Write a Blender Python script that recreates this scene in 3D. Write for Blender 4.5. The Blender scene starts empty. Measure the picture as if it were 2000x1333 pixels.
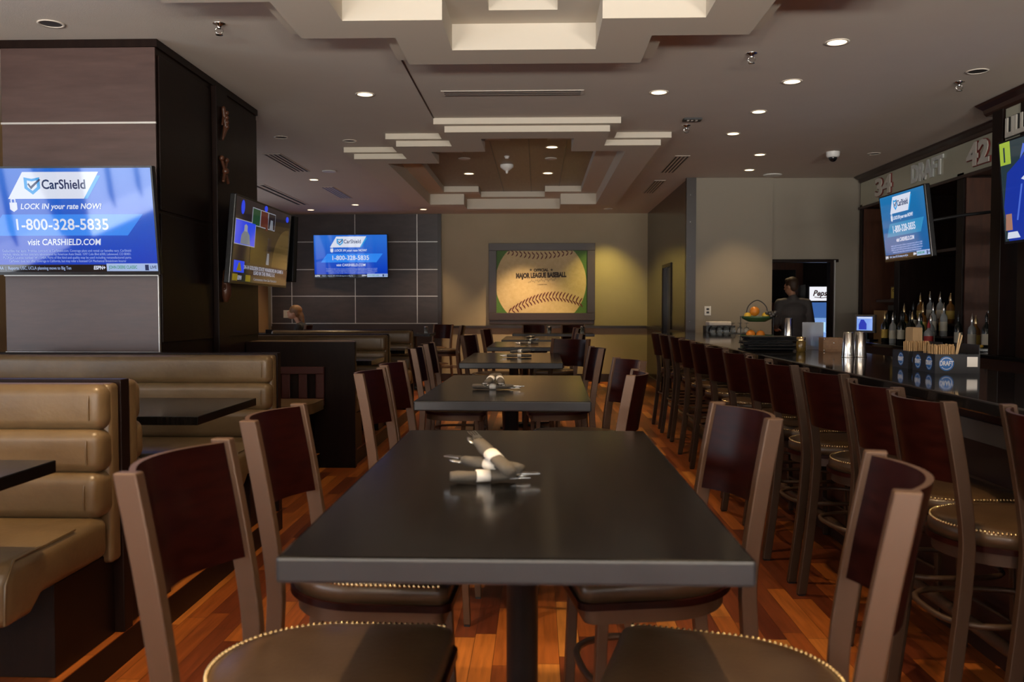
import bpy, bmesh, math, random
from mathutils import Vector, Matrix, Euler
random.seed(7)
SC = bpy.context.scene
COL = SC.collection
R = math.radians
PI = math.pi

# ---------------------------------------------------------------- camera
cam_d = bpy.data.cameras.new('camera')
cam = bpy.data.objects.new('camera', cam_d)
COL.objects.link(cam)
cam.location = (0, 0, 1.32)
cam.rotation_euler = (R(90 - 2.139), 0, R(1.6835))
cam_d.sensor_width = 36.0
cam_d.lens = 1700 / 2000 * 36.0
cam_d.clip_start = 0.05
cam_d.clip_end = 100
cam_d.dof.use_dof = True
cam_d.dof.focus_distance = 5.5
cam_d.dof.aperture_fstop = 5.0
SC.camera = cam

# ---------------------------------------------------------------- exposure, world, daylight
SC.view_settings.view_transform = 'Standard'
SC.view_settings.look = 'None'
SC.view_settings.gamma = 1.0
SC.view_settings.exposure = -0.2
SC.view_settings.use_curve_mapping = False
world = bpy.data.worlds.new('world')
SC.world = world
world.use_nodes = True
world.node_tree.nodes['Background'].inputs[0].default_value = (0.55, 0.7, 1.0, 1)
world.node_tree.nodes['Background'].inputs[1].default_value = 0.35

DAY = (0.86, 0.92, 1.0)
def daylight(name, loc, rot, sx, sy, power, color=DAY):
    l = bpy.data.lights.new(name, 'AREA')
    l.shape = 'RECTANGLE'; l.size = sx; l.size_y = sy; l.energy = power; l.color = color
    o = bpy.data.objects.new(name, l); COL.objects.link(o)
    o.location = loc; o.rotation_euler = rot
    return o
# windows in the left wall (facing +X) and in the wall behind the photographer (facing +Y)
WIN_LEFT = [(-3.6, -1.4), (-0.9, 1.3), (1.8, 4.2), (9.4, 11.4), (11.9, 13.9)]
WIN_BACK = [(-3.9, -1.5), (-0.9, 1.5), (2.0, 4.0)]
WZ0, WZ1 = 0.85, 2.6
for i, (a, b) in enumerate(WIN_LEFT):
    daylight('daylight_left', (-5.16, (a + b) / 2, (WZ0 + WZ1) / 2), (0, R(-108), 0), WZ1 - WZ0, b - a, (95, 95, 62, 16, 16)[i])
for a, b in WIN_BACK:
    daylight('daylight_back', ((a + b) / 2, -5.26, (WZ0 + WZ1) / 2), (R(100), 0, 0), b - a, WZ1 - WZ0, 34)
    # added upward fill lamp outside each back window, brightening the ceiling
    daylight('ceiling_fill', ((a + b) / 2, -6.3, .55), (R(155), 0, 0), b - a, 1.9, 3900, (1.0, .95, .86))

# ---------------------------------------------------------------- materials
def new_mat(name):
    m = bpy.data.materials.new(name); m.use_nodes = True
    return m, m.node_tree.nodes, m.node_tree.links, m.node_tree.nodes['Principled BSDF']

def mat(name, col, rough=0.5, metal=0.0, coat=0.0, col2=None, scale=8.0, stretch=(1, 1, 1), bump=0.0, bscale=60.0,
        rvar=0.0, trans=0.0, emit=None, estr=1.0, spec=0.5, alpha=1.0):
    m, n, l, p = new_mat(name)
    p.inputs['Base Color'].default_value = (*col, 1)
    p.inputs['Roughness'].default_value = rough
    p.inputs['Metallic'].default_value = metal
    p.inputs['Coat Weight'].default_value = coat
    p.inputs['Coat Roughness'].default_value = 0.12
    p.inputs['Specular IOR Level'].default_value = spec
    p.inputs['Transmission Weight'].default_value = trans
    p.inputs['Alpha'].default_value = alpha
    if emit:
        p.inputs['Emission Color'].default_value = (*emit, 1)
        p.inputs['Emission Strength'].default_value = estr
    if col2 or bump or rvar:
        tc = n.new('ShaderNodeTexCoord'); mp = n.new('ShaderNodeMapping')
        mp.inputs['Scale'].default_value = stretch
        l.new(tc.outputs['Object'], mp.inputs[0])
    if col2 or rvar:
        nz = n.new('ShaderNodeTexNoise'); nz.inputs['Scale'].default_value = scale; nz.inputs['Detail'].default_value = 6
        nz.inputs['Roughness'].default_value = 0.6
        l.new(mp.outputs[0], nz.inputs['Vector'])
        if col2:
            r = n.new('ShaderNodeValToRGB')
            r.color_ramp.elements[0].position = 0.3; r.color_ramp.elements[1].position = 0.7
            r.color_ramp.elements[0].color = (*col, 1); r.color_ramp.elements[1].color = (*col2, 1)
            l.new(nz.outputs['Fac'], r.inputs[0]); l.new(r.outputs[0], p.inputs['Base Color'])
        if rvar:
            mr = n.new('ShaderNodeMapRange'); mr.inputs[3].default_value = rough - rvar; mr.inputs[4].default_value = rough + rvar
            l.new(nz.outputs['Fac'], mr.inputs[0]); l.new(mr.outputs[0], p.inputs['Roughness'])
    if bump:
        nb = n.new('ShaderNodeTexNoise'); nb.inputs['Scale'].default_value = bscale; nb.inputs['Detail'].default_value = 4
        l.new(mp.outputs[0], nb.inputs['Vector'])
        b = n.new('ShaderNodeBump'); b.inputs['Strength'].default_value = bump; b.inputs['Distance'].default_value = 0.01
        l.new(nb.outputs['Fac'], b.inputs['Height']); l.new(b.outputs[0], p.inputs['Normal'])
    return m

def emis(name, col, s=1.0, col2=None, axis=2, lo=-0.3, hi=0.3):
    """a lit screen colour, optionally the two-tone ground of the picture it shows"""
    m, n, l, p = new_mat(name)
    p.inputs['Base Color'].default_value = (0.004, 0.004, 0.005, 1)
    p.inputs['Roughness'].default_value = 0.05
    p.inputs['Specular IOR Level'].default_value = 0.8
    p.inputs['Emission Color'].default_value = (*col, 1)
    p.inputs['Emission Strength'].default_value = s
    if col2:
        tc = n.new('ShaderNodeTexCoord'); sp = n.new('ShaderNodeSeparateXYZ'); mr = n.new('ShaderNodeMapRange')
        l.new(tc.outputs['Object'], sp.inputs[0]); l.new(sp.outputs[axis], mr.inputs[0])
        mr.inputs[1].default_value = lo; mr.inputs[2].default_value = hi
        mx = n.new('ShaderNodeMix'); mx.data_type = 'RGBA'
        l.new(mr.outputs[0], mx.inputs[0]); mx.inputs[6].default_value = (*col, 1); mx.inputs[7].default_value = (*col2, 1)
        l.new(mx.outputs[2], p.inputs['Emission Color'])
    return m

def floor_material():
    m, n, l, p = new_mat('plank_floor')
    tc = n.new('ShaderNodeTexCoord'); sp = n.new('ShaderNodeSeparateXYZ'); l.new(tc.outputs['Object'], sp.inputs[0])
    def math_(op, a, b=None):
        k = n.new('ShaderNodeMath'); k.operation = op
        for i, v in enumerate((a, b)):
            if v is None: continue
            if isinstance(v, (int, float)): k.inputs[i].default_value = v
            else: l.new(v, k.inputs[i])
        return k.outputs[0]
    W = 0.083
    u = math_('DIVIDE', sp.outputs[0], W); row = math_('FLOOR', u)
    wn = n.new('ShaderNodeTexWhiteNoise'); wn.noise_dimensions = '1D'; l.new(row, wn.inputs['W'])
    off = math_('MULTIPLY', wn.outputs['Value'], 7.3)
    v = math_('DIVIDE', math_('ADD', sp.outputs[1], off), 0.62); pl = math_('FLOOR', v)
    cmb = n.new('ShaderNodeCombineXYZ'); l.new(row, cmb.inputs[0]); l.new(pl, cmb.inputs[1])
    w2 = n.new('ShaderNodeTexWhiteNoise'); w2.noise_dimensions = '3D'; l.new(cmb.outputs[0], w2.inputs['Vector'])
    ramp = n.new('ShaderNodeValToRGB'); cr = ramp.color_ramp; cr.interpolation = 'LINEAR'
    cols = [(0.0, (0.080, 0.016, 0.006)), (0.3, (0.15, 0.034, 0.009)), (0.6, (0.24, 0.060, 0.011)), (0.85, (0.34, 0.098, 0.016)), (1.0, (0.46, 0.17, 0.032))]
    cr.elements[0].position = 0; cr.elements[0].color = (*cols[0][1], 1)
    cr.elements[1].position = 1; cr.elements[1].color = (*cols[-1][1], 1)
    for pos, c in cols[1:-1]:
        e = cr.elements.new(pos); e.color = (*c, 1)
    l.new(w2.outputs['Value'], ramp.inputs[0])
    # grain
    mp = n.new('ShaderNodeMapping'); mp.inputs['Scale'].default_value = (60, 4, 1); l.new(tc.outputs['Object'], mp.inputs[0])
    va = n.new('ShaderNodeVectorMath'); va.operation = 'ADD'; l.new(mp.outputs[0], va.inputs[0]); l.new(w2.outputs['Color'], va.inputs[1])
    nz = n.new('ShaderNodeTexNoise'); nz.inputs['Scale'].default_value = 1.0; nz.inputs['Detail'].default_value = 5; l.new(va.outputs[0], nz.inputs['Vector'])
    mr = n.new('ShaderNodeMapRange'); mr.inputs[1].default_value = 0.3; mr.inputs[2].default_value = 0.7; mr.inputs[3].default_value = 0.72; mr.inputs[4].default_value = 1.18
    l.new(nz.outputs['Fac'], mr.inputs[0])
    # seams between the boards
    fu = math_('ABSOLUTE', math_('SUBTRACT', math_('FRACT', u), 0.5)); fv = math_('ABSOLUTE', math_('SUBTRACT', math_('FRACT', v), 0.5))
    su = math_('LESS_THAN', fu, 0.487); sv = math_('LESS_THAN', fv, 0.4975)
    seam = math_('ADD', math_('MULTIPLY', math_('MULTIPLY', su, sv), 0.75), 0.25)
    tot = math_('MULTIPLY', mr.outputs[0], seam)
    vm = n.new('ShaderNodeVectorMath'); vm.operation = 'SCALE'; l.new(ramp.outputs[0], vm.inputs[0]); l.new(tot, vm.inputs['Scale'])
    l.new(vm.outputs[0], p.inputs['Base Color'])
    p.inputs['Roughness'].default_value = 0.33
    b = n.new('ShaderNodeBump'); b.inputs['Strength'].default_value = 0.25; b.inputs['Distance'].default_value = 0.004
    l.new(tot, b.inputs['Height']); l.new(b.outputs[0], p.inputs['Normal'])
    return m

M = {}
M['floor'] = floor_material()
M['ceil'] = mat('ceiling_paint', (0.56, 0.50, 0.435), 0.85, bump=0.12, bscale=150, col2=(0.58, 0.52, 0.45), scale=3)
M['tray'] = mat('tray_paint', (0.58, 0.52, 0.43), 0.8)
M['trayin'] = mat('tray_wood_panel', (0.20, 0.15, 0.105), 0.45, col2=(0.25, 0.19, 0.13), scale=5, stretch=(8, 1, 1))
M['beige'] = mat('beige_wall', (0.34, 0.275, 0.175), 0.7, bump=0.08, bscale=120, col2=(0.37, 0.30, 0.195), scale=2)
M['greige'] = mat('grey_beige_wall', (0.27, 0.235, 0.185), 0.75, bump=0.08, bscale=120)
M['tan'] = mat('tan_wall', (0.42, 0.27, 0.13), 0.75)
M['dwood'] = mat('dark_espresso_wood', (0.008, 0.0038, 0.003), 0.36, spec=.12, col2=(0.014, 0.0068, 0.005), scale=4, stretch=(5, 5, 1), rvar=0.05)
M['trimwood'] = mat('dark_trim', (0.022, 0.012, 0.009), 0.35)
M['panel'] = mat('column_panel_wood', (0.060, 0.034, 0.030), 0.31, col2=(0.085, 0.050, 0.043), scale=3, stretch=(1, 1, 7), rvar=0.05)
M['tile'] = mat('slate_brown_panel', (0.040, 0.031, 0.033), 0.38, col2=(0.062, 0.048, 0.048), scale=3.5, stretch=(1, 1, 3), rvar=0.07)
M['strip'] = mat('brushed_metal_strip', (0.62, 0.61, 0.58), 0.35, metal=0.7)
M['hallwall'] = mat('gloss_brown_wall', (0.022, 0.012, 0.006), 0.22, coat=0.1)
M['mahog'] = mat('mahogany_ply', (0.009, 0.0015, 0.0012), 0.30, spec=0.14, col2=(0.022, 0.0036, 0.0022), scale=3, stretch=(3, 3, 14), rvar=0.04)
M['redwood'] = mat('red_stained_wood', (0.05, 0.006, 0.004), 0.35)
M['barwood'] = mat('bar_back_wood', (0.060, 0.021, 0.010), 0.36, col2=(0.095, 0.034, 0.016), scale=3, stretch=(7, 7, 1))
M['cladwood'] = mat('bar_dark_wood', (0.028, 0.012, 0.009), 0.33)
M['bronze'] = mat('bronze_powder_coat', (0.098, 0.052, 0.029), 0.42, metal=0.35, bump=0.03, bscale=400)
M['bronzed'] = mat('dark_bronze', (0.060, 0.033, 0.019), 0.42, metal=0.35)
M['black'] = mat('black_metal', (0.012, 0.012, 0.013), 0.42)
M['ttop'] = mat('black_stained_top', (0.003, 0.0027, 0.0025), 0.16, col2=(0.006, 0.0048, 0.004), scale=5, stretch=(14, 1.4, 1), rvar=0.02, spec=0.15)
M['tedge'] = mat('table_edge', (0.018, 0.020, 0.023), 0.30, col2=(0.028, 0.030, 0.034), scale=6)
M['seat'] = mat('brown_seat_vinyl', (0.050, 0.027, 0.013), 0.32, col2=(0.082, 0.047, 0.023), scale=7, bump=0.05, bscale=90, rvar=0.06)
M['nail'] = mat('brass_nailhead', (0.75, 0.55, 0.28), 0.25, metal=1.0)
M['leather'] = mat('tan_booth_leather', (0.095, 0.058, 0.025), 0.34, col2=(0.160, 0.104, 0.048), scale=3.5, bump=0.10, bscale=45, rvar=0.07)
M['granite'] = mat('black_granite', (0.006, 0.006, 0.007), 0.06, col2=(0.012, 0.011, 0.011), scale=120)
M['greyband'] = mat('grey_laminate', (0.13, 0.115, 0.10), 0.5)
M['brownedge'] = mat('brown_edge', (0.10, 0.052, 0.030), 0.4)
M['plastic'] = mat('black_plastic', (0.006, 0.006, 0.007), 0.22)
M['white'] = mat('white_plastic', (0.7, 0.69, 0.66), 0.45)
M['steel'] = mat('stainless', (0.62, 0.6, 0.56), 0.17, metal=1.0)
M['napkin'] = mat('grey_napkin', (0.085, 0.072, 0.058), 0.8, bump=0.15, bscale=200)
M['paper'] = mat('white_paper', (0.72, 0.68, 0.62), 0.7)
M['glass'] = mat('window_glass', (0.6, 0.65, 0.7), 0.03, alpha=0.12)
M['mull'] = mat('window_frame_dark', (0.03, 0.025, 0.022), 0.4)
M['clear'] = mat('clear_glass', (0.85, 0.9, 0.9), 0.05, trans=0.9)
M['skin'] = mat('skin', (0.48, 0.24, 0.14), 0.5)
M['shirt'] = mat('charcoal_shirt', (0.085, 0.074, 0.070), 0.75, bump=0.2, bscale=30)
M['hair'] = mat('brown_hair', (0.05, 0.025, 0.012), 0.55, bump=0.4, bscale=120)
M['blonde'] = mat('light_brown_hair', (0.23, 0.11, 0.04), 0.5, bump=0.4, bscale=120, col2=(0.12, 0.055, 0.02), scale=10)
M['dark'] = mat('black_cloth', (0.010, 0.010, 0.012), 0.8)
M['lampglow'] = mat('lit_lamp', (1, 0.8, 0.55), 0.5, emit=(1.0, 0.74, 0.42), estr=5.0)
M['lampring'] = mat('lamp_ring', (0.75, 0.68, 0.58), 0.4)
M['lampdark'] = mat('unlit_lamp_baffle', (0.03, 0.028, 0.03), 0.4)

# ---------------------------------------------------------------- mesh builder
class MB:
    def __init__(s): s.v = []; s.f = []; s.m = []; s.s = []
    def add(s, vs, fs, m=0, smooth=False):
        b = len(s.v); s.v += [tuple(v) for v in vs]
        for f in fs: s.f.append([i + b for i in f]); s.m.append(m); s.s.append(smooth)
        return s
    def box(s, x0, x1, y0, y1, z0, z1, m=0):
        vs = [(x, y, z) for z in (z0, z1) for y in (y0, y1) for x in (x0, x1)]
        return s.add(vs, [(0, 2, 3, 1), (4, 5, 7, 6), (0, 1, 5, 4), (2, 6, 7, 3), (0, 4, 6, 2), (1, 3, 7, 5)], m)
    def prism(s, pts, z0, z1, m=0, smooth=False):
        n = len(pts)
        vs = [(p[0], p[1], z0) for p in pts] + [(p[0], p[1], z1) for p in pts]
        s.add(vs, [tuple(range(n))[::-1], tuple(range(n, 2 * n))], m)
        return s.add(vs, [(i, (i + 1) % n, n + (i + 1) % n, n + i) for i in range(n)], m, smooth)
    def lathe(s, prof, n=20, c=(0, 0, 0), m=0, smooth=True):
        vs = []; fs = []
        for r, z in prof:
            for k in range(n):
                a = 2 * PI * k / n; vs.append((c[0] + r * math.cos(a), c[1] + r * math.sin(a), c[2] + z))
        for i in range(len(prof) - 1):
            for k in range(n):
                fs.append((i * n + k, i * n + (k + 1) % n, (i + 1) * n + (k + 1) % n, (i + 1) * n + k))
        s.add(vs, fs, m, smooth)
        s.add(vs[:n], [tuple(range(n))[::-1]], m); s.add(vs[-n:], [tuple(range(n))], m)
        return s
    def tube(s, path, r, n=8, m=0, closed=False, smooth=True):
        P = [Vector(p) for p in path]; N = len(P); vs = []; prev = None
        for i, p in enumerate(P):
            if closed: t = P[(i + 1) % N] - P[i - 1]
            else: t = P[min(i + 1, N - 1)] - P[max(i - 1, 0)]
            t.normalize()
            if prev is None:
                ref = Vector((0, 0, 1)) if abs(t.z) < 0.9 else Vector((1, 0, 0)); a = t.cross(ref).normalized()
            else:
                a = (prev - t * prev.dot(t)).normalized()
            prev = a; b = t.cross(a)
            rr = r[i] if isinstance(r, (list, tuple)) else r
            for k in range(n):
                q = 2 * PI * (k + 0.5) / n; vs.append(p + a * rr * math.cos(q) + b * rr * math.sin(q))
        fs = []
        for i in range(N if closed else N - 1):
            j = (i + 1) % N
            for k in range(n): fs.append((i * n + k, i * n + (k + 1) % n, j * n + (k + 1) % n, j * n + k))
        s.add(vs, fs, m, smooth)
        if not closed: s.add(vs[:n], [tuple(range(n))[::-1]], m); s.add(vs[-n:], [tuple(range(n))], m)
        return s
    def sweep_xz(s, path, tx, ty, y, m=0):
        """rectangular bar following (x, z) points in a plane of constant y"""
        vs = []
        for i, (x, z) in enumerate(path):
            a = path[max(i - 1, 0)]; b = path[min(i + 1, len(path) - 1)]
            d = Vector((b[0] - a[0], b[1] - a[1])).normalized(); nx, nz = d.y, -d.x
            if i in (0, len(path) - 1): nx, nz = (1 if nx > 0 else -1), 0
            for sx, sy in ((-1, -1), (1, -1), (1, 1), (-1, 1)):
                vs.append((x + nx * tx / 2 * sx, y + ty / 2 * sy, z + nz * tx / 2 * sx))
        fs = [tuple(range(4)), tuple(range(len(vs) - 4, len(vs)))[::-1]]
        for i in range(len(path) - 1):
            for k in range(4): fs.append((i * 4 + k, (i + 1) * 4 + k, (i + 1) * 4 + (k + 1) % 4, i * 4 + (k + 1) % 4))
        return s.add(vs, fs, m)
    def ball(s, c, r, n=12, k=8, m=0, sc=(1, 1, 1)):
        vs = [(c[0], c[1], c[2] - r * sc[2])]
        for j in range(1, k):
            th = -PI / 2 + PI * j / k
            for i in range(n):
                a = 2 * PI * i / n
                vs.append((c[0] + r * sc[0] * math.cos(th) * math.cos(a), c[1] + r * sc[1] * math.cos(th) * math.sin(a), c[2] + r * sc[2] * math.sin(th)))
        vs.append((c[0], c[1], c[2] + r * sc[2])); fs = []
        for i in range(n): fs.append((0, 1 + (i + 1) % n, 1 + i))
        for j in range(k - 2):
            for i in range(n): fs.append((1 + j * n + i, 1 + j * n + (i + 1) % n, 1 + (j + 1) * n + (i + 1) % n, 1 + (j + 1) * n + i))
        L = len(vs) - 1; b = 1 + (k - 2) * n
        for i in range(n): fs.append((b + i, b + (i + 1) % n, L))
        return s.add(vs, fs, m, True)
    def capsule(s, p0, r0, p1, r1, m=0, sc=(1, 1, 1), step=0.5):
        a = Vector(p0); b = Vector(p1); d = (b - a).length; n = max(2, int(d / (min(r0, r1) * step)) + 1)
        for i in range(n + 1):
            t = i / n; s.ball(a.lerp(b, t), r0 + (r1 - r0) * t, 14, 9, m, sc)
        return s
    def quad2(s, pts, y, m=0, th=0.0012):
        """flat shape drawn on a plane facing -Y: pts are (x, z); thin but solid"""
        n = len(pts)
        vs = [(p[0], y, p[1]) for p in pts] + [(p[0], y + th, p[1]) for p in pts]
        area = sum(pts[i][0] * pts[(i + 1) % n][1] - pts[(i + 1) % n][0] * pts[i][1] for i in range(n))
        fr = tuple(range(n)); bk = tuple(range(n, 2 * n))[::-1]
        if area < 0: fr = fr[::-1]; bk = bk[::-1]
        s.add(vs, [fr, bk] + [((i + 1) % n, i, n + i, n + (i + 1) % n) if area > 0 else (i, (i + 1) % n, n + (i + 1) % n, n + i) for i in range(n)], m)
        return s
    def text(s, txt, size, org, right=(1, 0, 0), up=(0, 0, 1), m=0, ext=0.0006, off=0.0, shear=0.0, align='CENTER', width=None, sx=1.0):
        cu = bpy.data.curves.new('t', 'FONT'); cu.body = txt; cu.size = size; cu.extrude = ext; cu.offset = off; cu.shear = shear
        cu.align_x = align; cu.align_y = 'CENTER'; cu.resolution_u = 3
        ob = bpy.data.objects.new('t', cu); COL.objects.link(ob)
        dg = bpy.context.evaluated_depsgraph_get()
        me = bpy.data.meshes.new_from_object(ob.evaluated_get(dg))
        if width and me.vertices:
            xs = [v.co.x for v in me.vertices]; sx = width / max(1e-6, max(xs) - min(xs))
        r = Vector(right); u = Vector(up); nn = r.cross(u); o = Vector(org)
        s.add([o + r * v.co.x * sx + u * v.co.y + nn * v.co.z for v in me.vertices], [tuple(p.vertices) for p in me.polygons], m)
        bpy.data.objects.remove(ob); bpy.data.curves.remove(cu); bpy.data.meshes.remove(me)
        return s
    def xf(s, mat4):
        s.v = [tuple(mat4 @ Vector(v)) for v in s.v]; return s
    def build(s, name, mats, parent=None, loc=None, rot=None, bevel=0, seg=2, label=None):
        me = bpy.data.meshes.new(name); me.from_pydata(s.v, [], s.f)
        if not isinstance(mats, (list, tuple)): mats = [mats]
        for k in mats: me.materials.append(M[k] if isinstance(k, str) else k)
        me.polygons.foreach_set('material_index', s.m); me.polygons.foreach_set('use_smooth', s.s); me.update()
        o = bpy.data.objects.new(name, me); COL.objects.link(o)
        if parent: o.parent = parent
        if loc: o.location = loc
        if rot: o.rotation_euler = rot
        if bevel:
            b = o.modifiers.new('bevel', 'BEVEL'); b.width = bevel; b.segments = seg; b.limit_method = 'ANGLE'; b.angle_limit = R(40)
            if seg > 2: me.polygons.foreach_set('use_smooth', [True] * len(me.polygons))
        if label: o['label'] = label
        return o

def thing(name, label, cat, loc=(0, 0, 0), rot=0, group=None):
    o = bpy.data.objects.new(name, None); COL.objects.link(o); o.location = loc
    o.rotation_euler = rot if isinstance(rot, tuple) else (0, 0, rot)
    o['label'] = label; o['category'] = cat
    if group: o['group'] = group
    return o
def tag(o, label, cat, group=None):
    o['label'] = label; o['category'] = cat
    if group: o['group'] = group
    return o
def struct(o, label=None):
    o['kind'] = 'structure'
    if label: o['label'] = label
    return o
def kids(o, table={}):
    return [c for c in bpy.data.objects if c.parent == o]
def dup(root, loc, rot, label=None, group=None):
    def cp(o, par):
        c = o.copy(); COL.objects.link(c); c.parent = par
        for ch in KID.get(o.name, kids(o)): cp(ch, c)
        return c
    r = cp(root, None); r.location = loc; r.rotation_euler = rot if isinstance(rot, tuple) else (0, 0, rot)
    if label: r['label'] = label
    if group: r['group'] = group
    return r
KID = {}

def smooth_path(pts, n=5):
    out = []
    for i in range(len(pts) - 1):
        p0 = pts[max(i - 1, 0)]; p1 = pts[i]; p2 = pts[i + 1]; p3 = pts[min(i + 2, len(pts) - 1)]
        for k in range(n):
            t = k / n
            out.append(tuple(.5 * ((2 * p1[j]) + (-p0[j] + p2[j]) * t + (2 * p0[j] - 5 * p1[j] + 4 * p2[j] - p3[j]) * t * t + (-p0[j] + 3 * p1[j] - 3 * p2[j] + p3[j]) * t ** 3) for j in range(len(p1))))
    out.append(pts[-1]); return out
def cells(pred, xs, ys, z0, z1, m=0, mb=None):
    """rectilinear slab: the grid cells whose centre satisfies pred, with outer side faces"""
    mb = mb or MB(); nx, ny = len(xs) - 1, len(ys) - 1
    ins = [[pred((xs[i] + xs[i + 1]) / 2, (ys[j] + ys[j + 1]) / 2) for j in range(ny)] for i in range(nx)]
    g = lambda i, j: 0 <= i < nx and 0 <= j < ny and ins[i][j]
    for i in range(nx):
        for j in range(ny):
            if not ins[i][j]: continue
            a, b, c, d = xs[i], xs[i + 1], ys[j], ys[j + 1]
            mb.add([(a, c, z0), (b, c, z0), (b, d, z0), (a, d, z0)], [(3, 2, 1, 0)], m)
            mb.add([(a, c, z1), (b, c, z1), (b, d, z1), (a, d, z1)], [(0, 1, 2, 3)], m)
            if not g(i - 1, j): mb.add([(a, c, z0), (a, d, z0), (a, d, z1), (a, c, z1)], [(3, 2, 1, 0)], m)
            if not g(i + 1, j): mb.add([(b, c, z0), (b, d, z0), (b, d, z1), (b, c, z1)], [(0, 1, 2, 3)], m)
            if not g(i, j - 1): mb.add([(a, c, z0), (b, c, z0), (b, c, z1), (a, c, z1)], [(0, 1, 2, 3)], m)
            if not g(i, j + 1): mb.add([(a, d, z0), (b, d, z0), (b, d, z1), (a, d, z1)], [(3, 2, 1, 0)], m)
    return mb

# ---------------------------------------------------------------- room
HC = 3.025
YF = 15.72            # far wall
YD = 11.55            # wall with the service doorway
XL, XR = -4.9, 5.9
YB = -5.0
floor = struct(MB().box(XL - .3, XR + .3, YB - .3, 17.2, -0.1, 0).build('floor', 'floor'))

def union(rs): return lambda x, y: any(a < x < b and c < y < d for a, b, c, d in rs)
def grow(rs, g): return [(a - g, b + g, c - g, d + g) for a, b, c, d in rs]
TRAY1 = [(-.84, .665, -.6, 5.735), (-1.395, 1.23, -.03, 5.17), (-1.955, 1.8, .6, 4.55)]
TRAY2 = [(-.845, .65, 7.925, 12.5), (-1.395, 1.2, 8.6, 13.7), (-1.96, 1.2, 9.305, 13.7), (-1.44, .66, 11.5, 14.3)]
BIG = (XL - .2, XR + .2, YB - .2, 17.0)
def grid(*sets):
    xs = sorted({round(v, 4) for rs in sets for r in rs for v in r[:2]}); ys = sorted({round(v, 4) for rs in sets for r in rs for v in r[2:]})
    return xs, ys
xs, ys = grid(TRAY1, TRAY2, [BIG])
o1, o2 = union(TRAY1), union(TRAY2)
struct(cells(lambda x, y: not o1(x, y) and not o2(x, y), xs, ys, HC, HC + .3).build('ceiling', 'ceil'))
for k, T in enumerate((TRAY1, TRAY2)):
    O = union(T); TI = grow(T, -.31); I = union(TI); TO = grow(T, .09); OO = union(TO); T2 = grow(T, -.55); I2 = union(T2)
    x_, y_ = grid(T, TI, TO, T2)
    mb = cells(lambda x, y: OO(x, y) and not O(x, y), x_, y_, HC - .055, HC - .0005)
    cells(lambda x, y: O(x, y) and not I(x, y), x_, y_, HC - .11, HC + .3, 0, mb)
    cells(lambda x, y: I(x, y) and not I2(x, y), x_, y_, HC + .05, HC + .3, 0, mb)
    struct(mb.build('trim_1' if k == 0 else 'trim_2', 'tray'), 'stepped plaster ceiling tray')
    mb = MB()
    cells(I2, x_, y_, HC + .135, HC + .3, 0, mb)
    a, b, c, d = T[0]
    if k: d = 14.3
    for xx in ((-.09,) if k == 0 else (-.53, -.1, .32)):
        mb.box(xx - .006, xx + .006, c + .56, d - .56, HC + .131, HC + .137, 1)
    struct(mb.build('ceiling_panel', ['trayin', 'trimwood']))
struct(MB().box(-.938, -.926, 5.78, 7.84, HC - .003, HC).build('trim_3', 'trimwood'), 'thin dark ceiling joint between the two trays')

# walls
def wall_with_holes(axis, pos, th, a0, a1, z0, z1, holes, m):
    mb = MB(); ss = sorted({a0, a1, *[v for h in holes for v in h[:2]]}); zs = sorted({z0, z1, *[v for h in holes for v in h[2:]]})
    pr = lambda u, z: not any(h[0] < u < h[1] and h[2] < z < h[3] for h in holes)
    cells(pr, ss, zs, 0, th, 0, mb)
    if axis == 'x': mb.v = [(pos - w, u, z) for u, z, w in mb.v]     # wall thickness grows towards -X
    else: mb.v = [(u, pos + w, z) for u, z, w in mb.v]               # towards +Y
    return mb
lh = [(a, b, WZ0, WZ1) for a, b in WIN_LEFT]; bh = [(a, b, WZ0, WZ1) for a, b in WIN_BACK]
struct(wall_with_holes('x', XL, .2, YB, YF, 0, HC + .1, lh, 0).build('wall_left', 'tan'))
struct(wall_with_holes('y', YB - .2, .2, XL - .2, XR, 0, HC + .1, bh, 0).build('wall_back', 'greige'))
def window(n, axis, a, b):
    mb = MB(); g = MB(); t = .04
    def bx(u0, u1, z0, z1, w0, w1, q):
        if axis == 'x': q.box(XL - w1, XL - w0, u0, u1, z0, z1)
        else: q.box(u0, u1, YB - w1, YB - w0, z0, z1)
    bx(a, b, WZ0, WZ0 + t, .03, .12, mb); bx(a, b, WZ1 - t, WZ1, .03, .12, mb)
    bx(a, a + t, WZ0 + t, WZ1 - t, .03, .12, mb); bx(b - t, b, WZ0 + t, WZ1 - t, .03, .12, mb)
    k = 3
    for i in range(1, k):
        u = a + (b - a) * i / k; bx(u - .015, u + .015, WZ0 + t, WZ1 - t, .05, .10, mb)
    bx(a + t, b - t, 1.95, 1.98, .05, .10, mb)
    f = struct(mb.build('window_%d' % n, 'mull'))
    bx(a + t, b - t, WZ0 + t, WZ1 - t, .072, .078, g)
    p = g.build('pane', 'glass'); p.parent = f
n = 1
for a, b in WIN_LEFT: window(n, 'x', a, b); n += 1
for a, b in WIN_BACK: window(n, 'y', a, b); n += 1

struct(MB().box(XL, 2.2, YF, YF + .15, 0, HC + .1).build('wall_far', 'beige'))
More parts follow.
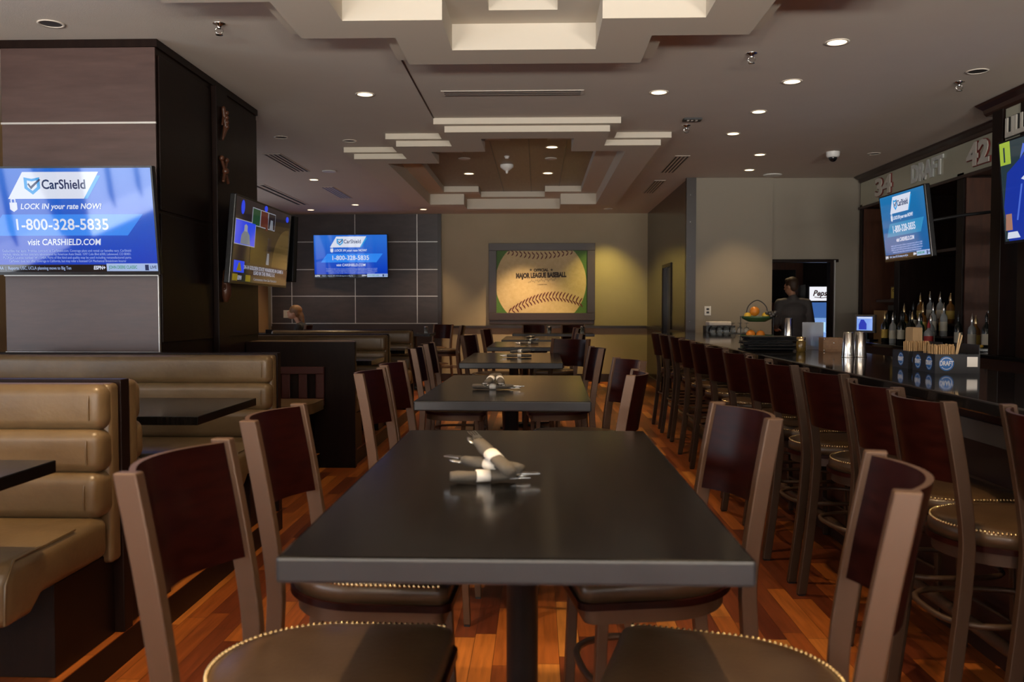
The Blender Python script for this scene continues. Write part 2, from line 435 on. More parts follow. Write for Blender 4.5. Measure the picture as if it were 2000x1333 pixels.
# panelled part of the far wall
mb = MB(); mb.box(-4.82, -1.80, YF - .03, YF - .001, 1.05, 3.02, 0)
for z in (2.523, 2.024, 1.543, 1.05): mb.box(-4.82, -1.80, YF - .034, YF - .029, z - .006, z + .006, 1)
for x in (-4.457, -3.299, -2.174): mb.box(x - .006, x + .006, YF - .0345, YF - .029, 1.05, 3.02, 1)
mb.box(-4.835, -4.82, YF - .05, YF, 1.0, 3.02, 1)
struct(mb.build('wall_panelling', ['tile', 'strip']), 'dark panels with thin metal joints')
struct(MB().box(-1.80, -1.735, YF - .07, YF - .001, 0, 3.02).build('trim_4', 'trimwood'))
struct(MB().box(-4.83, -1.80, YF - .05, YF - .001, 0, 1.045).build('wainscot_wall', 'trimwood'))
struct(MB().box(-1.735, 1.95, YF - .04, YF - .001, .965, 1.01).build('trim_5', 'trimwood'), 'chair rail along the far wall')
struct(MB().box(-1.735, 1.95, YF - .03, YF - .001, 0, .14).build('baseboard_far', 'trimwood'))

# glossy brown passage wall on the right with its door
hall = MB()
for a, b, z0, z1 in ((11.55, 12.95, 0, HC), (13.75, YF, 0, HC), (12.95, 13.75, 1.95, HC)): hall.box(1.97, 2.06, a, b, z0, z1)
struct(hall.build('wall_right', 'hallwall'))
d = MB(); d.box(2.03, 2.07, 12.95, 13.75, 0, 1.95, 0); struct(d.build('door_1', 'trimwood'), 'dark door in the passage wall')
d = MB()
for a, b, z0, z1 in ((12.90, 12.95, 0, 2.0), (13.75, 13.80, 0, 2.0), (12.95, 13.75, 1.95, 2.0)): d.box(1.955, 1.97, a, b, z0, z1)
struct(d.build('trim_6', 'dwood'), 'dark door casing in the passage wall')
struct(MB().box(1.945, 1.97, 11.56, 12.89, .965, 1.01).box(1.945, 1.97, 13.81, YF - .05, .965, 1.01).build('trim_7', 'trimwood'), 'chair rail on the passage wall')
struct(MB().box(1.95, 1.97, 11.56, 12.89, 0, .14).box(1.95, 1.97, 13.81, YF - .04, 0, .14).build('baseboard_right', 'trimwood'))
mb = MB(); mb.box(1.94, 2.065, 11.47, 11.56, 0, HC, 0)
for z in (1.15, 1.55, 2.0, 2.45, 2.8): mb.ball((1.99, 11.465, z), .006, 8, 6, 1)  # glints on the post modelled as tiny bright metal beads
struct(mb.build('trim_8', ['trimwood', 'strip']), 'dark corner post with small metal beads standing in for glints')
# wall with the service doorway
struct(MB().box(2.065, 3.065, 11.50, 11.65, 0, HC + .1).build('wall_service', 'greige'))
mb = MB(); mb.box(3.065, 3.87, 11.55, 11.65, 1.96, HC + .1); mb.box(3.87, 5.2, 11.55, 11.65, 0, HC + .1)
struct(mb.build('wall_doorway', 'greige'))
mb = MB(); mb.box(3.065, 3.93, 11.52, 11.66, 1.925, 1.965, 0); mb.box(3.825, 3.87, 11.52, 11.66, 0, 1.925, 0); mb.box(3.87, 3.885, 11.50, 11.55, 0, 1.95, 1)
struct(mb.build('door_2', ['dwood', 'strip']), 'service doorway with a dark frame and steel corner guard')
struct(MB().box(2.07, 3.06, 11.48, 11.50, 0, .12).build('baseboard_service', 'trimwood'))
# room behind the doorway
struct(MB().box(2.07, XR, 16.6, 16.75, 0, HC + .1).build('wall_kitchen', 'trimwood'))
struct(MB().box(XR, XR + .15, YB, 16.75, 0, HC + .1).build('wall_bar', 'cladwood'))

# square column on the left
CX0, CX1, CY0, CY1 = -3.42, -2.42, 5.51, 7.47
mb = MB(); mb.box(CX0, CX1, CY0, CY1, 0, HC, 0)
mb.box(CX0 - .012, CX1 + .012, CY0 - .014, CY1 + .012, HC - .05, HC - .001, 0)
struct(mb.build('column', 'dwood'), 'square column clad in dark wood')
def colp(name, x0, x1, z0, z1): struct(MB().box(x0, x1, CY0 - .012, CY0 - .001, z0, z1).build(name, 'panel', bevel=.002))
for z0, z1 in ((2.505, 2.973), (1.54, 2.493), (1.045, 1.528)): colp('column_panel', CX0 + .005, CX1 - .002, z0, z1)
mb = MB()
for z in (2.499, 1.534, 1.037): mb.box(CX0, CX1, CY0 - .015, CY0 - .001, z - .006, z + .006)
mb.box(CX1 - .003, CX1 + .002, CY0 - .013, CY0 + .01, 1.03, 1.53)
struct(mb.build('trim_9', 'strip'), 'thin metal strips across the column')
mb = MB()
for y0, y1 in ((5.53, 6.40), (6.72, 7.45)):
    for z0, z1 in ((1.10, 1.93), (1.95, 2.93)):
        mb.box(CX1, CX1 + .012, y0, y1, z0, z1)
struct(mb.build('column_side_panel', 'dwood', bevel=.003))
struct(MB().box(CX1, CX1 + .03, 6.44, 6.70, .9, 2.97).box(CX1, CX1 + .045, 6.43, 6.452, .9, 2.97).build('column_pilaster', 'dwood', bevel=.004))
# carved ornaments hung on the pilaster
def carving(z, k, label):
    mb = MB(); x = CX1 + .045; y = 6.575
    if k == 0:
        mb.capsule((x, y, z + .11), .02, (x + .01, y + .02, z - .02), .028, 0, (.8, 1, 1))
        mb.capsule((x + .01, y + .02, z - .02), .026, (x, y - .02, z - .12), .01, 0, (.8, 1, 1))
        for s_ in (-1, 1): mb.capsule((x, y, z + .05), .012, (x + .01, y + .06 * s_, z - .02), .006)
        for j in range(4): mb.ball((x + .02, y + .01, z + .08 - j * .035), .018, 8, 6)
    elif k == 1:
        for s_ in (-1, 1):
            mb.capsule((x, y - .05 * s_, z + .08), .012, (x + .01, y + .05 * s_, z - .08), .012)
            mb.ball((x, y - .05 * s_, z + .09), .022, 8, 6)
        mb.ball((x + .01, y, z), .028, 10, 7)
    else:
        mb.lathe([(.006, .12), (.02, .10), (.03, .04), (.045, -.02), (.04, -.08), (.015, -.13)], 12, (x, y, z))
        for s_ in (-1, 1): mb.capsule((x, y, z + .03), .012, (x + .01, y + .055 * s_, z - .03), .01)
    tag(mb.build('carved_ornament', 'barwood'), label, 'ornament')
carving(2.72, 0, 'carved wooden ornament highest on the column pilaster')
carving(2.36, 1, 'crossed carved ornament in the middle of the column pilaster')
carving(1.50, 2, 'carved wooden drop ornament on the column pilaster under the television')

# ---------------------------------------------------------------- booth platform
mb = MB(); mb.box(XL + .01, -1.53, .2, 5.14, 0, .118, 0); mb.box(XL + .01, -1.53, .2, 5.14, .118, .122, 1)
mb.box(-2.40, -1.80, 5.14, 7.11, 0, .118, 0); mb.box(-2.40, -1.80, 5.14, 7.11, .118, .122, 1)
mb.box(XL + .01, -1.53, 7.49, 12.5, 0, .118, 0); mb.box(XL + .01, -1.53, 7.49, 12.5, .118, .122, 1)
mb.box(-2.40, -1.53, 7.19, 7.49, 0, .118, 0); mb.box(-2.40, -1.53, 7.19, 7.49, .118, .122, 1)
struct(mb.build('floor_platform', ['dwood', 'floor']))

def bench(label, xc, yd, face, w=1.70, flat=False, cat='booth bench'):
    """upholstered bench; local: divider face at y=0, sitter looks towards -Y"""
    t = thing('booth_bench', label, cat, (xc, yd, .12), 0 if face < 0 else PI)
    h = w / 2; z = -.12
    s = MB(); pr = [(-.70, .385), (-.70, .545), (-.66, .578), (-.09, .585), (-.09, .43), (-.50, .43), (-.56, .385)]; n_ = len(pr)
    s.add([(-h, a, b + z) for a, b in pr] + [(h, a, b + z) for a, b in pr], [tuple(range(n_))[::-1], tuple(range(n_, 2 * n_))] + [(i, (i + 1) % n_, n_ + (i + 1) % n_, n_ + i) for i in range(n_)])
    s.build('seat', 'leather', t, bevel=.04, seg=6)
    MB().tube([(h - .012, -.69, .40 + z), (h - .004, -.695, .52 + z), (h - .012, -.64, .578 + z), (h - .012, -.30, .583 + z)], .004, 6).build('piping', 'leather', t)
    MB().box(-h + .02, h - .03, -.40, -.001, .002, .428 + z).build('base', 'dwood', t, bevel=.003)
    MB().box(-h - .002, h + .002, -.075, -.001, .40 + z, 1.05 + z).build('side_upholstery', 'leather', t, bevel=.018, seg=4)
    b = thing('backrest', '', '', (0, 0, 0)); b.parent = t
    for k in ('label', 'category'): del b[k]
    for z0, z1, y0 in ((.885, 1.052, -.125), (.735, .893, -.145), (.575, .743, -.165)):
        MB().box(-h + .0, h - .0, y0, -.03, z0 + z, z1 + z).build('cushion_roll', 'leather', b, bevel=.042, seg=6)
        for q in (-1, 1):
            xx = q * (h - .05); ya = y0 - .0025; zb, zt_ = z0 + z + .012, z1 + z - .012
            MB().tube(smooth_path([(xx - q * .0, ya + .05, zb - .009), (xx, ya + .018, zb + .012), (xx, ya, (zb + zt_) / 2 - .03), (xx, ya, (zb + zt_) / 2 + .03), (xx, ya + .018, zt_ - .012), (xx, ya + .05, zt_ + .009)]), .0032, 5).build('seam', 'leather', b)
    return t
def divider(label, x0, x1, y0, y1, z1=1.06):
    mb = MB().box(x0, x1, y0, y1, .122, z1)
    t = tag(mb.build('booth_divider', 'dwood', bevel=.003), label, 'divider')
    return t
XB = -1.53
divider('dark wood divider between the two nearest booths', -3.35, XB + .005, 3.135, 3.20)
bench('tan leather booth bench nearest the camera, its back to the first divider', (XB - 3.25) / 2, 3.134, -1, 1.72)
bench('tan leather bench behind the first divider facing the column', (XB - 3.25) / 2, 3.201, 1, 1.72)
divider('dark wood panel behind the bench in front of the square column', -3.35, XB + .005, 5.055, 5.12)
bench('long tan leather bench in front of the square column', (XB - 3.25) / 2, 5.054, -1, 1.72)
tag(MB().box(-2.41, -1.505, 7.12, 7.18, 0, 1.045).build('booth_divider', 'dwood', bevel=.003), 'tall dark screen panel standing beside the far side of the column', 'divider')
bench('tan leather bench on the far side of the tall dark screen panel', -1.965, 7.181, 1, .88)
divider('third dark booth divider, beyond the tall dark screen panel', -3.35, XB + .005, 8.86, 8.92)
bench('tan leather bench facing the table just past the tall screen panel', (XB - 3.25) / 2, 8.859, -1, 1.72)
bench('tan leather bench backing onto the third divider, facing the panelled wall', (XB - 3.25) / 2, 8.921, 1, 1.72)
divider('farthest dark booth divider, closest to the panelled wall', -3.35, XB + .005, 10.62, 10.68)
bench('tan leather bench in the last booth, its back to the farthest divider', (XB - 3.25) / 2, 10.619, -1, 1.72)
# leather stool bench with a slatted red back beside the screen panel
t = thing('slatted_bench', 'low bench with rounded tan seat and red slatted back by the screen panel', 'bench', (-2.08, 6.73, .122))
h = []
for k in range(9):
    a = -PI / 2 + k * PI / 16; h.append((.04 + .30 * math.cos(a), .0 + .30 * math.sin(a)))
MB().prism([(-.3, -.30)] + h + [(.34, .30), (-.3, .30)], .38, .46, 0, True).build('seat', 'leather', t, bevel=.02, seg=4)
MB().box(-.28, .26, -.2, .3, 0, .38).build('base', 'dwood', t)
mb = MB(); mb.box(-.3, .33, .33, .36, .66, .72); mb.box(-.3, .33, .33, .36, .40, .46)
for x in (-.3, -.16, -.02, .12, .26): mb.box(x, x + .07, .335, .355, .46, .66)
mb.build('slatted_back', 'redwood', t, bevel=.004)

def booth_table(label, x1, y0, y1):
    t = thing('booth_table', label, 'table', ((x1 - 1.1), (y0 + y1) / 2, .122)); d = (y1 - y0) / 2
    MB().box(-.85, 1.1, -d, d, .700, .738).build('tabletop', ['ttop'], t, bevel=.003)
    MB().lathe([(.038, .02), (.038, .69), (.11, .695), (.11, .700)], 20).build('pedestal', 'black', t)
    mb = MB().lathe([(.20, 0), (.20, .008), (.05, .025)], 24); mb.build('base', 'black', t)
    return t
booth_table('black booth table nearest the camera, half outside the picture', -1.46, 1.81, 2.585)
booth_table('black booth table in front of the column, seen beside the divider', -1.445, 3.65, 4.42)
booth_table('black booth table reflecting blue light past the tall screen panel', -1.46, 7.60, 8.25)
booth_table('black booth table in the last booth before the panelled wall', -1.46, 9.52, 10.05)
tag(MB().lathe([(.03, 0), (.034, .01), (.03, .012)], 16).build('coaster', 'dark', loc=(-2.15, 4.2, .861)), 'small black coaster on the booth table by the column', 'coaster')

# ---------------------------------------------------------------- stool-height chairs
def seat_outline(gr=0.0, n=26):
    pts = []; r = .215 + gr; cx = .27
    for k in range(n + 1):
        a = PI / 2 + PI * k / n; pts.append((cx + r * math.cos(a), r * math.sin(a)))
    xf_, rc = .485 + gr, .03
    for k in range(5):
        a = -PI / 2 + PI / 2 * k / 4; pts.append((xf_ - rc + rc * math.cos(a), -r + rc + rc * math.sin(a)))
    for k in range(5):
        a = PI / 2 * k / 4; pts.append((xf_ - rc + rc * math.cos(a), r - rc + rc * math.sin(a)))
    return pts
def make_chair(name, label, cat, metal='bronze'):
    t = thing(name, label, cat)
    o = seat_outline(); mb = MB(); n_ = len(o)
    rings = [(0.0, .615), (0.0, .645), (-.006, .657), (-.03, .668), (-.075, .674), (-.13, .676)]
    vs = []
    for g, z in rings:
        for (x, y) in o:
            cx, cy = .27, 0; dx, dy = x - cx, y - cy; L = math.hypot(dx, dy); q = (L + g) / L; vs.append((cx + dx * q, cy + dy * q, z))
    fs = [tuple(range(n_))]
    for i in range(len(rings) - 1):
        for k in range(n_): fs.append((i * n_ + (k + 1) % n_, i * n_ + k, (i + 1) * n_ + k, (i + 1) * n_ + (k + 1) % n_))
    fs.append(tuple(range((len(rings) - 1) * n_, len(rings) * n_))[::-1])
    mb.add(vs, fs, 0, True); seat = mb.build('seat', 'seat', t)
    # nailheads along the upholstery edge
    mb = MB(); per = []; P = o + [o[0]]
    tot = 0; step = .0118; need = 0
    for i in range(n_):
        a = Vector(P[i]); b = Vector(P[i + 1]); L = (b - a).length; q = need
        while q < L:
            p = a.lerp(b, q / L); c = Vector((.27, 0)); dd = (p - c).normalized(); per.append(p - dd * .007); q += step
        need = q - L
    for p in per:
        if p.x > .470 and abs(p.y) < .2: continue
        mb.ball((p.x, p.y, .6595), .0050, 7, 5)
    mb.build('nailhead_trim', 'nail', seat)
    MB().prism(seat_outline(.008), .600, .617, 0, True).build('seat_rim', 'mahog', t, bevel=.004, seg=2)
    MB().prism(seat_outline(-.012), .560, .598, 0, True).build('apron', metal, t)
    path = smooth_path([(.0, 1.05), (.035, .86), (.060, .68), (.060, .55), (.035, .28), (.0, 0.008)])
    for s_ in (-1, 1):
        l = MB().sweep_xz(path, .040, .028, .190 * s_).build('leg', metal, t, bevel=.003)
        MB().box(-.016, .016, .190 * s_ - .012, .190 * s_ + .012, 0, .008).build('glide', 'black', l)
        fp = smooth_path([(.425, .60), (.435, .35), (.45, .008)], 4)
        l = MB().sweep_xz(fp, .028, .028, .175 * s_).build('leg', metal, t, bevel=.003)
        MB().box(.438, .462, .175 * s_ - .012, .175 * s_ + .012, 0, .008).build('glide', 'black', l)
    # bowed back panel between the posts
    mb = MB(); N, K = 16, 6; vs = []
    def px(z):
        for (x0, z0), (x1, z1) in zip(path[:-1], path[1:]):
            if z1 <= z <= z0: return x0 + (x1 - x0) * (z0 - z) / (z0 - z1)
        return 0
    for side in (0, 1):
        for j in range(K + 1):
            z = .805 + (1.043 - .805) * j / K
            for i in range(N + 1):
                u = -1 + 2 * i / N; bow = .062 * (1 - u * u)
                vs.append((px(z) - .004 - bow + side * .012, u * .176, z))
    q = (N + 1); tt = q * (K + 1); fs = []
    for j in range(K):
        for i in range(N):
            a = j * q + i; fs.append((a, a + q, a + q + 1, a + 1)); b = tt + a; fs.append((b, b + 1, b + q + 1, b + q))
    mb.add(vs, fs, 0, True)
    rim = []
    for i in range(N): rim.append((K * q + i, tt + K * q + i, tt + K * q + i + 1, K * q + i + 1)); rim.append((i, i + 1, tt + i + 1, tt + i))
    for j in range(K): a = j * q; rim.append((a, tt + a, tt + a + q, a + q)); a = j * q + N; rim.append((a, a + q, tt + a + q, tt + a))
    mb.add(vs, rim, 1)
    mb.build('backrest', ['mahog', metal], t)
    pts = []
    for k in range(32):
        a = 2 * PI * k / 32; c, s_ = math.cos(a), math.sin(a)
        r = (abs(c / .205) ** 3.2 + abs(s_ / .180) ** 3.2) ** (-1 / 3.2); pts.append((.238 + r * c, r * s_, .38))
    MB().tube(pts, .010, 8, closed=True).build('foot_ring', metal, t)
    MB().tube([(.43, -.17, .22), (.43, .17, .22)], .008, 6).build('stretcher', metal, t)
    return t
PROTO = make_chair('counter_chair', 'x', 'chair')
PROTO2 = make_chair('bar_stool', 'x', 'bar stool', 'bronzed')
for P_ in (PROTO, PROTO2):
    KID[P_.name] = kids(P_)
    for c in KID[P_.name]: KID[c.name] = kids(c); [KID.setdefault(g.name, []) for g in KID[c.name]]
used = {}
def put(proto, x, y, rot, label, group):
    if proto.name not in used:
        used[proto.name] = 1; o = proto; o.location = (x, y, 0); o.rotation_euler = (0, 0, rot); o['label'] = label; o['group'] = group
        return o
    return dup(proto, (x, y, 0), rot, label, group)
def by_posts(near, far, right):
    v = (Vector(far) - Vector(near)) * (-1 if right else 1); c = (Vector(far) + Vector(near)) / 2
    return c.x, c.y, math.atan2(-v.x, v.y)
G1 = 'tall chairs around the centre tables'
for near, far, right, lab in (
    ((-.675, 1.398), (-.656, 1.795), 0, 'tall chair at the nearest table, on the booth side, closest to the camera'),
    ((-.696, 2.069), (-.681, 2.455), 0, 'tall chair at the nearest table, booth side, second from the camera'),
    ((.546, 1.287), (.646, 1.675), 1, 'tall chair at the nearest table, bar side, turned slightly, closest to the camera'),
    ((.581, 2.156), (.522, 2.524), 1, 'tall chair at the nearest table, bar side, second from the camera'),
    ((-.74, 3.589), (-.717, 3.95), 0, 'tall chair on the booth side of the second table, near end'),
    ((-.734, 4.14), (-.709, 4.50), 0, 'tall chair on the booth side of the second table, far end'),
    ((.38, 3.538), (.439, 3.91), 1, 'tall chair on the bar side of the second table, near end'),
    ((.543, 4.47), (.437, 4.86), 1, 'tall chair on the bar side of the second table, angled away'),
    ((-.84, 5.86), (-.84, 6.22), 0, 'tall chair on the booth side of the third table, near end'),
    ((-.853, 6.62), (-.847, 6.98), 0, 'tall chair on the booth side of the third table, far end'),
    ((.433, 5.90), (.39, 6.30), 1, 'tall chair seen edge-on at the bar side of the third table'),
    ((-.76, 8.72), (-.66, 9.08), 0, 'tall chair on the booth side of the fourth table'),
    ((.46, 9.2), (.44, 9.58), 1, 'tall chair on the bar side of the fourth table'),
    ((-.72, 11.2), (-.64, 11.56), 0, 'tall chair on the booth side of the fifth table'),
    ((.55, 12.0), (.53, 12.38), 1, 'tall chair on the bar side of the fifth table'),
):
    x, y, r = by_posts(near, far, right)
    put(PROTO, x, y, r, lab, G1)
# the chair set askew at the corner of the third table; the row in front of the far wall
put(PROTO, .30, 7.82, math.atan2(-.79, -.61), 'tall chair set askew at the far corner of the third table, back to the camera', G1)
put(PROTO, -.06, 14.72, R(-90), 'tall chair below the baseball picture, directly under its middle', G1)
put(PROTO, .60, 14.72, R(-90), 'tall chair below the right corner of the baseball picture', G1)
put(PROTO, -1.22, 14.0, R(180), 'tall chair beside the high table at the far wall, further from the panelling', G1)
put(PROTO, -1.62, 14.97, R(-120), 'tall chair beside the high table at the far wall, nearer the panelling', G1)

SN = [((1.30, 2.12), (1.329, 2.488)), ((1.193, 2.56), (1.188, 2.935)), ((1.235, 3.02), (1.214, 3.40)), ((1.261, 3.63), (1.215, 3.99)), ((1.221, 4.19), (1.202, 4.55)),
      ((1.242, 4.72), (1.231, 5.09)), ((1.267, 5.30), (1.216, 5.66)), ((1.294, 6.06), (1.249, 6.43)), ((1.307, 6.78), (1.27, 7.15)), ((1.32, 7.5), (1.29, 7.87)),
      ((1.365, 8.25), (1.33, 8.62)), ((1.335, 8.86), (1.32, 9.23)), ((1.339, 9.55), (1.32, 9.92))]
ordn = ['first', 'second', 'third', 'fourth', 'fifth', 'sixth', 'seventh', 'eighth', 'ninth', 'tenth', 'eleventh', 'twelfth', 'thirteenth']
near_what = ['cut by the picture edge', 'below the straw caddies', 'below the steel tumblers', 'below the wooden box', 'below the jar', 'below the menu pile', '', '', '', '', '', '', 'the farthest along the bar']
for i, (a, b) in enumerate(SN):
    x, y, r = by_posts(a, b, 0)
    put(PROTO2, x, y, r, ('%s bar stool along the bar counting from the camera, %s' % (ordn[i], near_what[i])).rstrip(', '), 'bar stools in a row along the black bar')

# ---------------------------------------------------------------- centre tables
def make_table(label, x, y, rot, L=1.47, W=.775):
    t = thing('counter_table', label, 'table', (x, y, 0), rot)
    mb = MB().box(-W / 2, W / 2, -L / 2, L / 2, .876, .920)
    o = mb.build('tabletop', ['ttop', 'tedge'], t, bevel=.006)
    for i, p in enumerate(o.data.polygons):
        if i >= 2: p.material_index = 1
    MB().lathe([(.11, .876), (.11, .868), (.0385, .862), (.0385, .03)][::-1], 24).build('pedestal', 'black', t)
    mb = MB().lathe([(.07, 0.004), (.07, .028), (.04, .045)], 20)
    for k in range(4):
        a = R(45 + 90 * k); c, s_ = math.cos(a), math.sin(a)
        q = lambda r, w, z: (r * c - w * s_, r * s_ + w * c, z)
        vs = [q(.03, -.035, .04), q(.03, .035, .04), q(.36, .022, .018), q(.36, -.022, .018), q(.03, -.035, .01), q(.03, .035, .01), q(.36, .022, .0), q(.36, -.022, .0)]
        mb.add(vs, [(3, 2, 1, 0), (4, 5, 6, 7), (0, 1, 5, 4), (1, 2, 6, 5), (2, 3, 7, 6), (3, 0, 4, 7)])
    mb.build('base', 'black', t)
    return t
TB = []
for (fx, fy, bx, by_, L, lab) in (
    (-.037, 1.375, -.037, 2.845, 1.47, 'nearest long black table with three crossed cutlery rolls'),
    (-.153, 3.74, -.123, 5.20, 1.47, 'second black table from the camera, its top shining yellow'),
    (-.197, 6.375, -.19, 7.86, 1.47, 'third black table from the camera in the centre row'),
    (-.14, 8.98, -.13, 10.5, 1.47, 'fourth black table from the camera in the centre row'),
    (-.08, 11.15, -.07, 12.6, 1.47, 'fifth black table from the camera in the centre row')):
    r = math.atan2(-(bx - fx), by_ - fy)
    TB.append(make_table(lab, (fx + bx) / 2, (fy + by_) / 2, r, L, .77))
make_table('wide black table in front of the baseball picture wall', .25, 14.05, 0, .6, 1.3)
make_table('high black table standing before the panelled wall', -2.0, 14.1, 0, .75, .6)

# ---------------------------------------------------------------- rolled cutlery
def roll(label, c, yaw, pitch=0.0, L=.22, group='rolled cutlery sets on the centre tables', flip=1):
    t = thing('cutlery_roll', label, 'cutlery roll', c, (0, pitch, yaw), group)
    mb = MB(); rr = [.013, .015, .0165, .0145, .014, .0145, .0155, .0165, .013]
    xs_ = [-L * .42 + L * .84 * i / 8 for i in range(9)]
    vs = []
    for i, x in enumerate(xs_):
        for k in range(14):
            a = 2 * PI * k / 14; w = 1 + .10 * math.sin(3 * a + i); vs.append((x, rr[i] * 1.15 * w * math.cos(a), rr[i] * .8 * w * math.sin(a)))
    fs = [(i * 14 + k, i * 14 + (k + 1) % 14, (i + 1) * 14 + (k + 1) % 14, (i + 1) * 14 + k) for i in range(8) for k in range(14)] + [tuple(range(14))[::-1], tuple(range(112, 126))]
    mb.add(vs, [f[::-1] for f in fs], 0, True); mb.build('napkin', 'napkin', t)
    mb = MB(); vs = []
    for x in (-.016, .016):
        for k in range(14): a = 2 * PI * k / 14; vs.append((x, 0.0192 * math.cos(a), .0140 * math.sin(a)))
    mb.add(vs, [(k, 14 + k, 14 + (k + 1) % 14, (k + 1) % 14) for k in range(14)] + [tuple(range(14)), tuple(range(14, 28))[::-1]], 0, True)
    mb.build('paper_band', 'paper', t)
    x0 = -L * .42
    mb = MB()    # fork: neck, palm and four tines
    mb.box(x0 - .012, x0 + .04, .002, .008, .003, .005); mb.box(x0 - .028, x0 - .012, -.006, .016, .002, .005)
    for k in range(4): mb.box(x0 - .055, x0 - .028, -.006 + k * .0064, -.0028 + k * .0064, .002, .004)
    mb.build('fork', 'steel', t)
    MB().ball((x0 - .018, -.009, -.004), .013, 10, 6, 0, (1.6, .75, .28)).build('spoon', 'steel', t)
    mb = MB().box(x0 - .034, x0 + .04, -.004, .010, -.008, -.0065); mb.build('knife', 'steel', t)
    return t
zt = .92
roll('upper cutlery roll on the nearest table, raised and pointing to the camera', (-.100, 1.985, zt + .060), R(-60), R(16), .20)
roll('lowest cutlery roll on the nearest table, lying across under the others', (-.125, 1.985, zt + .016), R(192), 0, .18)
roll('middle cutlery roll on the nearest table, its fork towards the booths', (-.105, 2.01, zt + .038), R(-30), R(2), .19)
roll('cutlery roll on the second table, crossing under the pair', (-.22, 4.28, zt + .016), R(178), 0, .24)
roll('cutlery roll on the second table, leaning on the cross roll, booth side', (-.23, 4.26, zt + .055), R(82), R(-8), .22)
roll('cutlery roll on the second table, leaning on the cross roll, bar side', (-.185, 4.26, zt + .055), R(98), R(-8), .22)
roll('cutlery roll lying across the third table', (-.15, 7.1, zt + .016), R(5), 0, .24)
roll('cutlery roll tilted over another on the third table', (-.14, 7.12, zt + .052), R(150), R(6), .22)
roll('cutlery roll lying on the fourth table', (-.09, 9.7, zt + .016), R(0), 0, .24)
roll('cutlery roll tilted over another on the fourth table', (-.07, 9.7, zt + .052), R(130), R(6), .22)
roll('cutlery roll standing out pale on the fifth table', (-.10, 11.8, zt + .016), R(60), 0, .24)
def shaker(label, c):
    t = thing('table_glass', label, 'glass', c)
    MB().lathe([(.03, 0), (.035, .09), (.033, .09), (.028, .006)], 16).build('bowl', 'clear', t)
    MB().lathe([(.0, .091), (.036, .091), (.03, .112), (.0, .118)], 16).build('lid', 'steel', t)
shaker('small glass shaker on the wide table under the baseball picture', (.19, 14.0, zt))
shaker('small glass shaker at the bar-side end of the wide table', (.72, 14.05, zt))
shaker('shining glass shaker on the high table by the panelled wall', (-1.80, 14.0, zt))

# ---------------------------------------------------------------- screens
E_ = {}
E_['blue'] = emis('ad_blue', (0.0, .045, .55), 1.0, (.02, .16, .70), 2, -.28, .30)
E_['white'] = emis('ad_white', (.80, .85, 1.0), .95)
E_['pale'] = emis('ad_pale', (.45, .60, .95), .9)
E_['band'] = emis('ad_band', (.03, .26, .95), 1.0)
E_['navy'] = emis('ad_navy', (.01, .03, .12), 1.0)
E_['teal'] = emis('ad_teal', (.02, .35, .8), 1.0)
E_['fine'] = emis('ad_fine', (.42, .55, .95), .8)
E_['black'] = emis('screen_black', (.004, .004, .006), 1.0)
E_['green'] = emis('ad_green', (.05, .30, .22), 1.0)
def tv_shell(name, label, loc, rot, W, H, D=.045):
    t = thing(name, label, 'television', loc, rot)
    mb = MB().box(-W / 2, W / 2, 0, D, -H / 2, H / 2); mb.build('housing', 'plastic', t, bevel=.006)
    b = .011; mb = MB()
    mb.box(-W / 2, W / 2, -.006, 0, H / 2 - b, H / 2); mb.box(-W / 2, W / 2, -.006, 0, -H / 2, -H / 2 + b * 1.6)
    mb.box(-W / 2, -W / 2 + b, -.006, 0, -H / 2 + b * 1.6, H / 2 - b); mb.box(W / 2 - b, W / 2, -.006, 0, -H / 2 + b * 1.6, H / 2 - b)
    mb.build('bezel', 'plastic', t)
    return t
